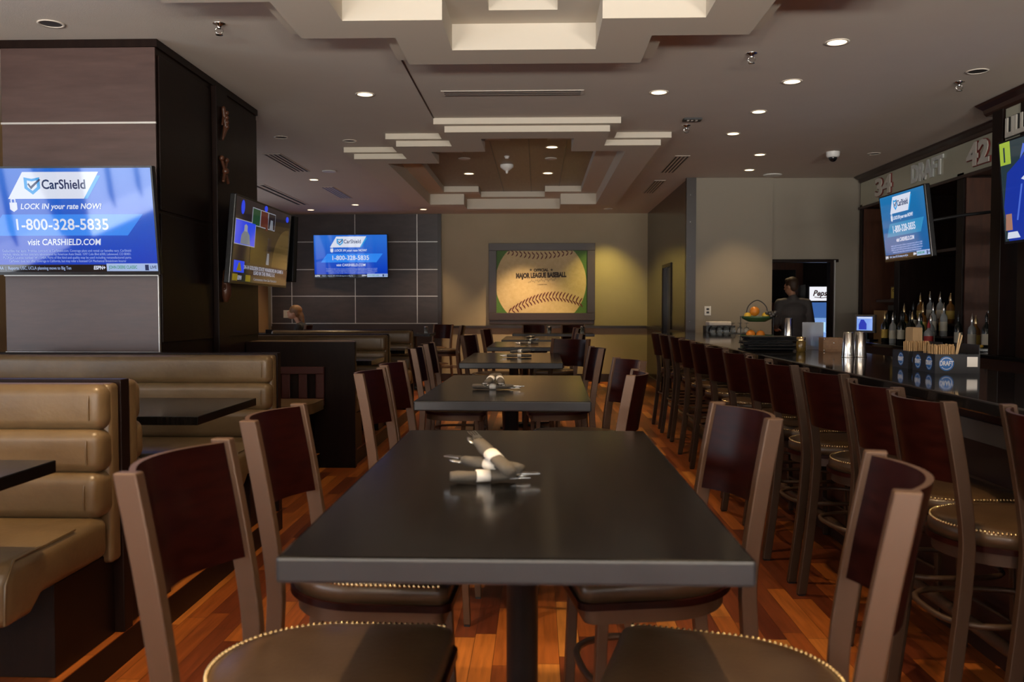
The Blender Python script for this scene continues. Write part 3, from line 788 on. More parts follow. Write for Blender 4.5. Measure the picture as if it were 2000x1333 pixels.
def ad_content(t, W, H):
    mats = [E_['blue'], E_['white'], E_['pale'], E_['band'], E_['navy'], E_['teal'], E_['fine'], E_['black'], E_['green']]
    w, h = W - .022, H - .03; sx, sz = w / 2, h / 2
    P = lambda u, v: (u * sx, v * sz + .003)
    s = MB().quad2([P(-1, -1), P(1, -1), P(1, 1), P(-1, 1)], -.0025).build('screen', mats, t)
    mb = MB(); y = -.004
    mb.quad2([P(.10, .42), P(.30, .42), P(.46, .86), P(.26, .86)], y + .0005, 5)
    mb.quad2([P(-.56, .42), P(.26, .42), P(.44, .93), P(-.38, .93)], y, 1)
    mb.quad2([P(-.82, -.29), P(.70, -.29), P(.88, .12), P(-.64, .12)], y, 3)
    mb.quad2([P(-1, -1), P(1, -1), P(1, -.855), P(-1, -.855)], y, 7)
    mb.quad2([P(.44, -.985), P(1, -.985), P(1, -.835), P(.44, -.835)], y - .0005, 2)
    # shield badge with its tick
    sh = [(-.37, .83), (-.285, .80), (-.20, .83), (-.20, .62), (-.285, .50), (-.37, .62)]
    mb.quad2([P(*q) for q in sh], y - .0006, 5)
    sh2 = [(.6 * (a + .285) - .285, .6 * (b - .68) + .68) for a, b in sh]
    mb.quad2([P(*q) for q in sh2], y - .0010, 1)
    mb.quad2([P(*q) for q in ((-.335, .70), (-.30, .60), (-.19, .78), (-.205, .80), (-.30, .66), (-.32, .72))], y - .0014, 4)
    T = lambda txt, u, v, size, m, off=0, shear=0, width=None, align='CENTER', yy=-.0052: mb.text(txt, size * h, (u * sx, yy, v * sz + .003), m=m, off=off, shear=shear, width=width * w if width else None, align=align, ext=.0003)
    T('CarShield', .055, .685, .125, 4, .0015, 0, .235)
    # padlock
    mb.quad2([P(*q) for q in ((-.55, .35), (-.47, .35), (-.47, .22), (-.51, .17), (-.55, .22))], y - .0005, 1)
    for a, b in (((-.535, .35), (-.525, .42)), ((-.495, .42), (-.485, .35))):
        mb.quad2([P(a[0], .34), P(a[0] + .012, .34), P(a[0] + .012, .42), P(a[0], .42)], y - .0005, 1)
    mb.quad2([P(-.535, .41), P(-.483, .41), P(-.483, .43), P(-.535, .43)], y - .0005, 1)
    T('LOCK IN your rate NOW!', 0.0, .27, .075, 1, .001, .25, .44)
    T('1-800-328-5835', -.01, -.085, .15, 1, .0015, 0, .50)
    T('visit CARSHIELD.COM', 0.0, -.42, .085, 1, .001, .15, .40)
    for k, tx in enumerate(('Deductible may apply. Premise contracts at CarShield.com. Coverage plans and rental car benefits vary. CarShield',
                            'markets vehicle service contracts administered by American Auto Shield. 1597 Cole Blvd #300, Lakewood, CO 80401.',
                            'FLORIDA License number: W115404. Parts of like kind and quality may be used including remanufactured parts.',
                            'CarShield does not offer coverage in California, but may refer a licensed CA Mechanical Breakdown Insurer')):
        T(tx, .02, -.585 - .067 * k, .034, 6, 0, 0, .70 - (.06 if k == 3 else 0))
    T('ESPN', -.93, -.93, .06, 1, .001, .2, .07)
    T('NCAA  |  Reports: USC, UCLA planning move to Big Ten', -.37, -.925, .045, 2, 0, 0, .42)
    T('ESPN+', .36, -.92, .05, 1, .001, .2, .065)
    T('JOHN DEERE CLASSIC', .62, -.91, .045, 8, .0005, 0, .155)
    mb.quad2([P(.86, -.97), P(.90, -.97), P(.90, -.86), P(.86, -.86)], y - .001, 4)
    T('LIVE', .95, -.91, .04, 4, .0005, 0, .035)
    mb.build('lettering', mats, s)
    return s
tv1 = tv_shell('television', 'large television mounted on the front of the square column showing a blue advert', (-2.945, 5.335, 1.862), (R(8.5), 0, R(0)), 1.18, .668)
ad_content(tv1, 1.18, .668)
MB().box(-.15, .15, .045, .115, -.12, .12).build('wall_bracket', 'black', tv1)
tv3 = tv_shell('television', 'television on the dark panelled far wall showing a blue advert', (-3.345, YF - .19, 2.253), (R(4), 0, R(-4)), 1.36, .785)
ad_content(tv3, 1.36, .785)
MB().box(-.2, .2, .045, .12, -.2, .2).build('wall_bracket', 'black', tv3)
tv4 = tv_shell('television', 'television hanging over the back bar showing the blue advert, below the DRAFT sign', (3.19, 7.71, 2.045), (R(7), 0, R(-89)), .90, .60)
E_['blue'], E_['band'] = emis('ad_teal_blue', (.006, .10, .34), 1.1, (.01, .17, .42), 2, -.28, .30), emis('ad_teal_band', (.03, .26, .52), 1.1)
ad_content(tv4, .90, .60)
MB().tube([(0, .04, 0), (.1, .45, .02), (.05, .95, .02)], .014, 8).build('wall_arm', 'black', tv4)

# television on the side of the column: a dark studio picture
tv2 = tv_shell('television', 'television on the side of the square column showing a dark sports studio', (-2.235, 7.05, 1.835), (R(5), 0, R(90)), 1.42, .66)
e2 = [emis('studio_dark', (.012, .008, .012), 1.0), emis('studio_brown', (.022, .014, .006), 1.0), emis('studio_blue', (.02, .06, .85), .9), emis('studio_tan', (.070, .044, .013), 1.0),
      emis('studio_grey', (.22, .24, .28), .8), emis('studio_gold', (.22, .16, .01), .9), emis('studio_green', (.01, .05, .02), 1), emis('studio_red', (.08, .015, .010), 1), emis('studio_pale', (.35, .37, .45), .8)]
w2_, h2_ = 1.42 / 2 - .011, .66 / 2 - .015
Q = lambda u, v: (u * w2_, v * h2_ + .003)
s2 = MB().quad2([Q(-1, -1), Q(1, -1), Q(1, 1), Q(-1, 1)], -.0025).build('screen', e2, tv2)
mb = MB(); y = -.004
mb.quad2([Q(-.45, -.55), Q(1, -.55), Q(1, .75), Q(-.45, .6)], y, 1)
arc = [(.55 + .5 * math.cos(a), -.3 + .75 * math.sin(a)) for a in [PI / 2 * k / 10 for k in range(11)]]
mb.quad2([Q(.35, -.55)] + [Q(.35 + .6 * (1 - math.cos(PI / 2 * k / 8)), -.55 + 1.1 * math.sin(PI / 2 * k / 8)) for k in range(9)] + [Q(1, -.55)], y - .0005, 3)
mb.quad2([Q(-.98, -.12), Q(-.32, -.12), Q(-.32, .48), Q(-.98, .48)], y - .001, 8); mb.quad2([Q(-.97, -.10), Q(-.335, -.10), Q(-.335, .46), Q(-.97, .46)], y - .0016, 2)
mb.quad2([Q(-.80, -.09), Q(-.48, -.09), Q(-.52, .15), Q(-.60, .24), Q(-.70, .24), Q(-.78, .12)], y - .0022, 4)
mb.quad2([Q(-.70, .22), Q(-.60, .22), Q(-.60, .36), Q(-.65, .40), Q(-.70, .36)], y - .0026, 8)
for k in range(3):
    a = -.46 + k * .28; mb.quad2([Q(a, .42), Q(a + .27, .42), Q(a + .27, .86), Q(a, .86)], y - .001, 8); mb.quad2([Q(a + .01, .44), Q(a + .26, .44), Q(a + .26, .84), Q(a + .01, .84)], y - .0016, (6, 7, 0)[k])
mb.quad2([Q(.02, .38), Q(.10, .38), Q(.09, .70), Q(.03, .70)], y - .0022, 7); mb.quad2([Q(.16, .42), Q(.30, .42), Q(.27, .68), Q(.19, .68)], y - .0022, 4)
for u, v in ((-.78, .78), (.0, .93), (.86, .84)):
    mb.quad2([Q(u + .055 * math.cos(a), v + (.17 if u < -.5 else .08) * math.sin(a)) for a in [2 * PI * k / 14 for k in range(14)]], y - .0012, 2)
mb.quad2([Q(.12, -.5), Q(.30, -.5), Q(.26, .2), Q(.16, .2)], y - .001, 0); mb.quad2([Q(.14, -.5), Q(.24, -.5), Q(.22, -.2), Q(.16, -.2)], y - .0016, 4)
mb.quad2([Q(-1, -1), Q(1, -1), Q(1, -.58), Q(-1, -.50)], y - .002, 0)
mb.quad2([Q(-.95, -.78), Q(-.62, -.78), Q(-.62, -.5), Q(-.95, -.5)], y - .0026, 2); mb.quad2([Q(-.86, -.74), Q(-.70, -.74), Q(-.76, -.54), Q(-.80, -.54)], y - .003, 5)
for a in (-.97, -.55): mb.quad2([Q(a, -.98), Q(a + .16, -.98), Q(a + .16, -.82), Q(a, -.82)], y - .0026, 5)
mb.text('24-14 GOLDEN STATE WARRIORS IN GAME 6', .042, (.10 * w2_, y - .003, -.63 * h2_), m=8, off=.001, width=1.02)
mb.text('LEAD IN THE FINALS 3-2', .042, (.10 * w2_, y - .003, -.745 * h2_), m=8, off=.001, width=.55)
mb.text('ESPN', .045, (-.75 * w2_, y - .003, -.90 * h2_), m=8, off=.001, shear=.2, width=.09)
mb.text('Commentary from San Francisco', .03, (.15 * w2_, y - .003, -.90 * h2_), m=4, width=.6)
mb.build('lettering', e2, s2)
MB().box(-.2, .2, .045, .10, -.15, .15).build('wall_bracket', 'black', tv2)
# a television seen from its edge beyond the column
t5 = tv_shell('television', 'switched off television seen edge-on beyond the column', (-2.34, 7.97, 1.86), (R(4), 0, R(160)), .30, .60, .05)
MB().box(-.14, .14, -.003, -.001, -.28, .28).build('screen', 'plastic', t5)

# television with the blue-shirted man at the right edge
tv6 = tv_shell('television', 'television with a man in a blue shirt, cut by the picture edge above the bar', (3.42, 5.86, 2.16), (R(5), 0, R(-88)), 1.3, .74)
e6 = [emis('sport_shade', (.02, .04, .05), 1.0), emis('sport_shirt', (.01, .035, .36), 1.0), emis('sport_lime', (.36, .50, .05), 1.0), emis('sport_light', (.08, .16, .7), 1.0), emis('sport_skin', (.45, .22, .15), .9), emis('sport_white', (.8, .85, 1), .9)]
w6, h6 = .639, .355; Q = lambda u, v: (u * w6, v * h6 + .003)
s6 = MB().quad2([Q(-1, -1), Q(1, -1), Q(1, 1), Q(-1, 1)], -.0025).build('screen', e6, tv6)
mb = MB()
mb.quad2([Q(-1, .55), Q(-.80, .55), Q(-.80, 1), Q(-1, 1)], -.004, 2)
mb.quad2([Q(-.93, .6), Q(-.90, .6), Q(-.90, .9), Q(-.93, .9)], -.0045, 0)
mb.quad2([Q(*q) for q in ((-.92, -1), (.6, -1), (.7, .2), (.45, .62), (.05, .82), (-.35, .82), (-.62, .60), (-.88, .38), (-.98, -.3))], -.005, 1)
mb.quad2([Q(*q) for q in ((-.62, .6), (-.55, .88), (-.35, .70), (-.1, .9), (-.05, .78), (-.35, .6), (-.52, .74))], -.0056, 3)
mb.quad2([Q(*q) for q in ((-.45, .86), (-.1, .86), (-.1, 1), (-.45, 1))], -.005, 4)
mb.quad2([Q(*q) for q in ((-.97, -.78), (-.84, -.78), (-.84, -.45), (-.95, -.45))], -.0062, 4)
mb.quad2([Q(*q) for q in ((-.95, -.95), (-.7, -.95), (-.75, -.82), (-.93, -.82))], -.0066, 5)
mb.quad2([Q(*q) for q in ((-.62, .20), (-.50, .30), (-.46, .22), (-.56, .16))], -.006, 5)
for k in range(4):
    mb.quad2([Q(*q) for q in ((-.75 + k * .2, -.6), (-.72 + k * .2, -.6), (-.60 + k * .2, .1), (-.63 + k * .2, .1))], -.0058, 3)
mb.build('picture', e6, s6)
MB().tube([(0, .04, 0), (.05, .3, .02), (0, .42, .02)], .014, 8).build('wall_arm', 'black', tv6)

# ---------------------------------------------------------------- baseball picture
t = thing('framed_picture', 'framed close-up picture of a baseball on the beige far wall', 'picture', (.075, YF - .002, 1.80))
ow, oh, iw, ih = .955, .692, .815, .56
mb = MB()
mb.box(-ow, ow, -.06, 0, ih, oh); mb.box(-ow, ow, -.06, 0, -oh, -ih); mb.box(-ow, -iw, -.06, 0, -ih, ih); mb.box(iw, ow, -.06, 0, -ih, ih)
mb.box(-ow + .01, ow - .01, -.045, 0, -oh - .07, -oh)
frame = mb.build('frame', mat('frame_wood', (.040, .022, .018), .42), t, bevel=.004)
art = [mat('print_green', (.055, .13, .018), .6, col2=(.08, .19, .03), scale=60), mat('print_cream', (.52, .38, .18), .6, col2=(.60, .46, .24), scale=18, bump=.1, bscale=80), mat('print_red', (.11, .012, .012), .6), mat('print_ink', (.035, .02, .012), .6)]
pic = MB().box(-iw, iw, -.02, -.005, -ih, ih).build('print', art, t)
mb = MB(); Rr = .817; c0 = (-.020, -.008); pts = []
for k in range(120):
    a = 2 * PI * k / 120; x = c0[0] + Rr * math.cos(a); z = c0[1] + Rr * math.sin(a)
    pts.append((max(-iw + .003, min(iw - .003, x)), max(-ih + .001, min(ih - .001, z))))
mb.quad2(pts, -.0225, 1, .002); mb.build('ball', art, pic)
mb = MB(); u = 1 / 7.404 * YF / 1700          # millimetres per step of the traced seam
def S(x, y): return ((x - 845) * u + c0[0], -(y - 660) * u + c0[1])
def stroke(x0, y0, x1, y1, w, m):
    a = Vector(S(x0, y0)); b = Vector(S(x1, y1)); d = (b - a).normalized(); nn = Vector((-d.y, d.x)) * w
    mid = (a + b) / 2 + nn * .6
    q = [a + nn * .5, mid + nn, b + nn * .6, b - nn * .6, mid - nn, a - nn * .5]
    q = [(min(max(p.x, -iw + .004), iw - .004), min(max(p.y, -ih + .002), ih - .002)) for p in q]
    mb.quad2(q, -.0240, m, .0015)
N = 22
for k in range(N):
    x = 385 + (1400 - 385) * k / (N - 1); yb = 880 + 225 * ((x - 1010) / 630) ** 2
    sl = (x - 1010) * .08
    stroke(x, yb, x + 42, yb - 88 + abs(sl) * .3, .013, 2); stroke(x, yb - 5, x + 46, yb + 52, .013, 2)
for k in range(16):
    x = 395 + (1300 - 395) * k / 15; yt = 268 - 52 * ((x - 850) / 455) ** 2
    stroke(x, yt, x - 30, yt + 62 - abs(x - 850) * .04, .0115, 2); stroke(x, yt, x - 36, yt - 42, .0115, 2)
mb.build('stitching', art, pic)
mb = MB()
tr = R(1.5); rt = (math.cos(tr), 0, math.sin(tr)); up = (-math.sin(tr), 0, math.cos(tr))
def TX(s_, x, y_, size, width, off=.003, shear=0): p = S(x, y_); mb.text(s_, size, (p[0], -.0235, p[1]), rt, up, m=3, ext=.0008, off=off, shear=shear, width=width)
TX('OFFICIAL', 850, 487, .068, 215 * u, .004); TX('MAJOR LEAGUE BASEBALL', 850, 562, .118, 725 * u, .008)
for x in (702, 1003):
    cx, cz = S(x, 482); q = []
    for k in range(10):
        a = PI / 2 + k * PI / 5; r = (.030 if k % 2 == 0 else .012); q.append((cx + r * math.cos(a), cz + r * math.sin(a)))
    mb.quad2(q, -.0240, 3, .001)
sig = [S(665 + i * 4.05, 650 - i * .32 + 13 * math.sin(i * .9) + 12 * math.sin(i * .37)) for i in range(100)]
mb.tube([(x, -.0235, z) for x, z in sig], .0022, 5, m=3)
TX('COMMISSIONER', 868, 693, .018, 140 * u, .0005)
mb.build('lettering', art, pic)

# ---------------------------------------------------------------- ceiling fittings
def downlight(label, x, y, z=HC, lit=1, r=.062, power=26, spot=True, size=82, blend=.6):
    t = thing('recessed_light', label, 'ceiling light', (x, y, z))
    mb = MB(); prof = [(r, -.004), (r * 1.28, -.004), (r * 1.28, 0.0), (r, .0)]
    n = 28; vs = []
    for rr, zz in prof:
        for k in range(n): a = 2 * PI * k / n; vs.append((rr * math.cos(a), rr * math.sin(a), zz - .001))
    fs = [(i * n + k, i * n + (k + 1) % n, ((i + 1) % 4) * n + (k + 1) % n, ((i + 1) % 4) * n + k) for i in range(4) for k in range(n)]
    mb.add(vs, [f[::-1] for f in fs], 0, True); mb.build('trim_ring', 'lampring', t)
    MB().lathe([(r, -.0025), (r * .97, -.0015)], 28).build('lens', 'lampglow' if lit else 'lampdark', t)
    if lit and spot:
        l = bpy.data.lights.new('bulb', 'SPOT'); l.energy = power * 4.5; l.spot_size = R(size); l.spot_blend = blend; l.color = (1.0, .70, .38); l.shadow_soft_size = .05
        o = bpy.data.objects.new('bulb', l); COL.objects.link(o); o.parent = t; o.location = (0, 0, -.02)
    return t
for lab, x, y, lit, pw in (
    ('unlit recessed ceiling light above the front of the square column', -2.911, 5.191, 0, 0),
    ('lit recessed ceiling light between column and the long vent', -1.374, 6.954, 1, 18),
    ('lit recessed ceiling light on the bar side of the long vent', .954, 6.957, 1, 26),
    ('lit recessed light in the bar row, nearest the camera', 1.913, 5.693, 1, 9),
    ('lit recessed light in the bar row, second from the camera', 1.907, 6.66, 1, 9),
    ('lit recessed light in the bar row, third from the camera', 1.912, 7.662, 1, 9),
    ('lit recessed light in the bar row, fourth from the camera', 1.903, 8.61, 1, 9),
    ('lit recessed light nearer the dome camera, in front of it', 2.457, 9.783, 1, 10),
    ('lit recessed light washing the wall beside the service doorway', 2.60, 10.85, 1, 20),
    ('unlit recessed light above the bar by the sprinkler', 3.155, 6.415, 0, 0),
    ('unlit recessed light just beyond the square column', -2.552, 8.657, 0, 0),
    ('dark bluish recessed light between column and far tray', -1.91, 8.861, 0, 0),
    ('lit recessed light between the two slot vents', -2.959, 11.5, 1, 24),
    ('lit recessed light behind the farther slot vent', -2.993, 14.28, 1, 26),
    ('lit recessed light over the panelled wall above the woman', -3.916, 14.994, 1, 16),
    ('lit recessed light by the end of the panelled wall', -1.962, 14.974, 1, 22),
    ('lit recessed light washing the wall above the baseball picture', -.238, 14.948, 1, 85),
    ('unlit recessed light over the back bar before the lettered glass', 3.696, 9.756, 0, 0)):
    downlight(lab, x, y, HC, lit, .060 if y < 7 else .055, pw)
for lab, x, y, lit in (('lit tray light, far one on the booth side', -.936, 11.911, 1), ('lit tray light, far one on the bar side', .137, 11.898, 1),
                  ('lit tray light, nearest one in the far tray', .161, 9.99, 1), ('dim tray light, between the two bar-side ones', .161, 10.732, 0), ('dim tray light on the booth side', -.897, 10.701, 0)):
    downlight(lab + ' ', x, y, HC + .134, lit, .062, 34) if lit else tag(MB().lathe([(.07, -.012), (.075, -.002), (.03, -.001)], 24).build('ceiling_speaker', 'ceil', loc=(x, y, HC + .134)), lab.replace('dim tray light', 'small round tan speaker in the far tray,'), 'speaker')
t = downlight('dim amber recessed light at the right end of the baseball picture wall', 1.20, 14.98, HC, 0)
l = bpy.data.lights.new('bulb', 'SPOT'); l.energy = 140; l.spot_size = R(80); l.spot_blend = .8; l.color = (1.0, .80, .18); l.shadow_soft_size = .05
o = bpy.data.objects.new('bulb', l); COL.objects.link(o); o.parent = t; o.location = (0, 0, -.02); o.rotation_euler = (R(16), 0, 0)
# the near tray holds the same lights, above and behind the top edge of the picture
for lab, x, y, pw in (('lit light in the near tray above the nearest table, booth side', -1.30, 2.2, 58), ('lit light in the near tray above the nearest table, bar side', .55, 2.1, 50),
                      ('lit light in the near tray before the second table, booth side', -.55, 4.25, 18), ('lit light in the near tray before the second table, bar side', .35, 4.25, 18)):
    downlight(lab, x, y, HC + .134, 1, .062, pw)
tag(MB().lathe([(.11, -.015), (.12, -.004), (.10, -.001)], 28).build('ceiling_speaker', 'white', loc=(2.986, 11.235, HC)), 'round white ceiling speaker near the service doorway wall', 'speaker')
tag(MB().lathe([(.085, -.012), (.09, -.004), (.05, -.001)], 28).build('ceiling_speaker', 'white', loc=(-2.582, 10.783, HC)), 'round pale ceiling disc beside the slot vents', 'speaker')
def sprinkler(label, x, y, z=HC, m='steel'):
    t = thing('fire_sprinkler', label, 'sprinkler', (x, y, z))
    MB().lathe([(.012, -.03), (.014, -.012), (.038, -.004), (.038, 0)], 16).build('escutcheon', m, t)
    MB().tube([(-.018, 0, -.028), (-.026, 0, -.045), (-.006, 0, -.062), (.006, 0, -.062), (.026, 0, -.045), (.018, 0, -.028)], .004, 6).build('frame_arms', m, t)
    MB().lathe([(.0, -.068), (.022, -.068), (.022, -.064), (.0, -.063)], 14).build('deflector', m, t)
sprinkler('sprinkler head above the front corner of the square column', -1.906, 5.221)
sprinkler('sprinkler head between the near tray and the bar lights', 1.427, 5.925)
sprinkler('sprinkler head beside the small dark ceiling sign', 1.384, 8.216)
sprinkler('sprinkler head near the raised part of the back bar', 3.17, 6.712)
t = thing('smoke_detector', 'white smoke detector hanging in the middle of the far tray', 'detector', (-.395, 11.209, HC + .134))
MB().lathe([(.03, -.075), (.055, -.055), (.085, -.03), (.085, 0)], 24).build('housing', 'white', t); MB().lathe([(.012, -.11), (.02, -.08), (.02, -.07)], 12).build('sensor', 'white', t)
tag(MB().lathe([(.02, -.03), (.03, -.01), (.035, 0)], 14).build('fire_sprinkler', 'white', loc=(-.373, 10.574, HC + .134)), 'small cap on the tray ceiling before the detector', 'sprinkler')
t = thing('dome_camera', 'white dome security camera on the ceiling over the bar', 'security camera', (3.214, 9.648, HC))
MB().lathe([(.055, -.06), (.07, -.045), (.072, 0)], 24).build('housing', 'white', t); MB().ball((0, 0, -.062), .045, 16, 10).build('dome', 'plastic', t)
mb = MB().box(-.08, .08, -.05, .05, -.018, -.001, 0)
for s_ in (-.035, .0, .04): mb.box(s_ - .012, s_ + .006, -.02, .02, -.0195, -.018, 1)
tag(mb.build('ceiling_sign', ['black', 'white'], loc=(1.386, 7.931, HC)), 'small dark rectangular fitting on the ceiling beside the far tray', 'ceiling fitting')
def slot_vent(label, x0, x1, y0, y1, n, along='y', fr='ceil'):
    cx, cy = (x0 + x1) / 2, (y0 + y1) / 2
    t = thing('slot_vent', label, 'air vent', (cx, cy, HC)); a, b = (x1 - x0) / 2, (y1 - y0) / 2
    MB().box(-a, a, -b, b, -.006, -.001).build('frame', fr, t)
    mb = MB()
    for k in range(n):
        q = -1 + 2 * (k + .5) / n
        if along == 'y': mb.box(q * a - a / n * .45, q * a + a / n * .45, -b * .95, b * .95, -.008, -.0055)
        else: mb.box(-a * .96, a * .96, q * b - b / n * .4, q * b + b / n * .4, -.008, -.0055)
    mb.build('slots', 'lampdark', t)
slot_vent('long linear air vent in the ceiling between the two trays', -.76, .36, 6.86, 7.02, 3, 'x')
slot_vent('slot vent on the booth side, nearer the column', -3.03, -2.83, 9.56, 10.81, 4)
slot_vent('slot vent on the booth side, farther from the column', -3.04, -2.86, 12.17, 13.42, 4)
slot_vent('slot vent on the bar side, nearer the camera', 1.53, 1.70, 9.82, 11.03, 4)
slot_vent('slot vent on the bar side, near the passage wall', 1.55, 1.70, 11.68, 12.96, 4)
slot_vent('long pale linear vent beside the slot vents, near the window wall', -3.95, -3.75, 11.9, 14.25, 2)

# ---------------------------------------------------------------- small wall fittings
t = thing('thermostat', 'small thermostat on the dark panelled wall below the blue advert', 'thermostat', (-4.69, YF - .036, 1.84))
MB().box(-.06, .06, -.03, 0, -.055, .055).build('plate', 'greyband', t, bevel=.004); MB().box(-.02, .045, -.034, -.03, -.03, .04).build('display', 'white', t)
t = thing('switch_plate', 'white switch plate low on the panelled wall behind the woman', 'switch', (-4.56, YF - .036, 1.22))
MB().box(-.05, .05, -.01, 0, -.07, .07).build('plate', 'white', t, bevel=.002); MB().box(-.015, .015, -.016, -.01, -.03, .03).build('toggle', 'white', t)
t = thing('switch_plate', 'white outlet plate on the grey wall above the glass rack', 'switch', (2.23, 11.499, 1.29))
MB().box(-.042, .042, -.01, 0, -.06, .06).build('plate', 'white', t, bevel=.002); MB().box(-.018, .018, -.013, -.01, .008, .035).box(-.018, .018, -.013, -.01, -.035, -.008).build('socket', 'lampdark', t)

# ---------------------------------------------------------------- bar
t = thing('bar_counter', 'long black polished bar counter with a grey band under its edge', 'bar', (0, 0, 0))
MB().box(1.45, 2.22, .4, 10.95, .975, 1.02).build('countertop', 'granite', t, bevel=.006)
MB().box(1.70, 2.16, .5, 10.9, 0, .975).build('front_panel', 'cladwood', t)
MB().box(1.69, 1.70, .5, 10.9, .81, .89).build('grey_band', 'greyband', t)
MB().box(1.675, 1.70, .5, 10.9, .64, .67).build('panel_rail', 'brownedge', t, bevel=.004)
MB().box(2.18, 2.24, .4, 10.95, .935, .974).build('inner_edge', 'brownedge', t, bevel=.003)
MB().tube([(1.60, .5, .16), (1.60, 10.9, .16)], .024, 10).build('foot_rail', 'bronze', t)
mb = MB()
for y in (.8, 2.6, 4.4, 6.2, 8.0, 9.8): mb.tube([(1.60, y, .16), (1.70, y, .16)], .012, 8)
mb.build('rail_brackets', 'bronze', t)

# back bar: cabinet, counter, posts, lit back panels, glass header, crown
XP = 4.18
t = thing('back_bar', 'dark wood back bar with posts, shelving bays and lettered glass header', 'bar cabinet', (0, 0, 0))
MB().box(3.78, 4.85, 3.0, 11.49, 0, .90).build('lower_cabinet', 'cladwood', t)
MB().box(3.72, 4.85, 2.9, 11.49, .90, .935).build('countertop', 'granite', t, bevel=.004)
MB().box(4.84, 4.88, 7.7, 11.49, .93, 3.0).build('back_board', 'cladwood', t)
for y0 in (11.385, 8.705): MB().box(4.20, 4.84, y0, y0 + .012, .94, 2.60).build('side_panel', 'barwood', t)
for y0, y1 in ((11.40, 11.49), (10.22, 10.36), (8.72, 8.86)): MB().box(XP, 4.86, y0, y1, .935, 2.66).build('post', 'dwood', t, bevel=.003)
MB().box(3.76, 3.95, 7.22, 7.38, .935, 3.0).build('end_post', 'dwood', t, bevel=.004)
MB().box(XP + .02, 4.84, 7.38, 11.49, 2.62, 2.66).build('header_shelf', 'cladwood', t)
mb = MB().box(XP - .02, XP + .02, 7.38, 11.49, 2.60, 2.63); mb.build('header_rail', 'cladwood', t)
header = MB().box(XP, XP + .02, 7.38, 11.46, 2.63, 2.945).build('header_glass', mat('smoked_cream_glass', (.44, .43, .32), .2, coat=.4), t)
def crown(mb, x, y0, y1):
    prof = [(x + .10, 2.93), (x + .01, 2.93), (x - .01, 2.95), (x - .02, 2.98), (x - .07, 3.005), (x - .09, 3.02), (x + .10, 3.02)]
    vs = [(a, y0, b) for a, b in prof] + [(a, y1, b) for a, b in prof]; n_ = len(prof)
    mb.add(vs, [tuple(range(n_)), tuple(range(n_, 2 * n_))[::-1]] + [(i, n_ + i, n_ + (i + 1) % n_, (i + 1) % n_) for i in range(n_)])
mb = MB(); crown(mb, XP, 7.3, 11.48); mb.build('crown_molding', 'cladwood', t)
mb = MB(); crown(mb, 3.76, 3.0, 7.50); mb.build('crown_molding', 'cladwood', t)
MB().box(3.78, 3.80, 3.0, 7.21, 2.58, 2.93).build('header_glass', header.data.materials[0], t)
MB().box(3.76, 3.95, 6.82, 6.96, .935, 2.93).build('post', 'dwood', t, bevel=.003)
for z in (1.28, 1.58, 1.88): MB().box(3.96, 4.83, 6.30, 7.78, z, z + .02).build('shelf', 'clear', t)
MB().box(4.84, 4.88, 3.0, 7.7, .93, 3.0).build('back_board', 'cladwood', t)
for z, x in ((1.04, 4.06), (1.16, 4.23)): MB().box(x, 4.84, 8.88, 10.2, z - .02, z).build('bottle_step', 'cladwood', t)
MB().box(4.3, 4.84, 8.88, 10.2, 1.92, 1.95).build('shelf', 'cladwood', t)
MB().box(4.3, 4.69, 10.38, 11.2, 1.40, 1.43).build('shelf', 'cladwood', t)
# dark poster with a pale ball curve behind the bottles
p = tag(MB().box(4.80, 4.835, 9.0, 9.55, 1.35, 1.90).build('poster', 'plastic'), 'dark poster with a pale curved stripe behind the bottles', 'poster')
mb = MB(); q = []
for k in range(12): a = R(100 + k * 8); q.append((4.797, 9.1 + .55 * (1 + math.cos(a)) * 1.0, 1.30 + .6 * math.sin(a)))
mb.tube(q, .025, 6); mb.build('stripe', mat('poster_grey', (.13, .13, .13), .6), p)
# header numbers and letters, facing the room
red = mat('sign_red', (.20, .03, .025), .5); ivory = mat('sign_ivory', (.60, .56, .48), .5); pal = mat('sign_pale', (.60, .62, .58), .45); ink = mat('sign_ink', (.03, .03, .03), .5)
def sign(label, txt, y, z, size, width, mats, x, edge=True):
    t = thing('sign_lettering', label, 'lettering', (x, y, z))
    mb = MB()
    if edge: mb.text(txt, size, (.004, 0, 0), (0, -1, 0), (0, 0, 1), m=1, ext=.006, off=.016, width=width * 1.06)
    mb.text(txt, size, (-.004 if edge else 0, 0, 0), (0, -1, 0), (0, 0, 1), m=0, ext=.008, off=.009, width=width)
    mb.build('characters', mats, t)
sign('raised number 34 on the header glass nearest the service doorway', '34', 10.69, 2.79, .29, .49, [ivory, red], XP - .012)
sign('raised pale word DRAFT on the middle of the header glass', 'DRAFT', 9.53, 2.80, .27, .76, [pal, ink], XP - .010, False)
sign('raised number 42 on the header glass beside the end post', '42', 8.42, 2.78, .30, .42, [ivory, red], XP - .012)
sign('outlined letters LILLY on the raised header above the television', 'LILLY', 6.97, 2.76, .20, .42, [ivory, ink], 3.766)

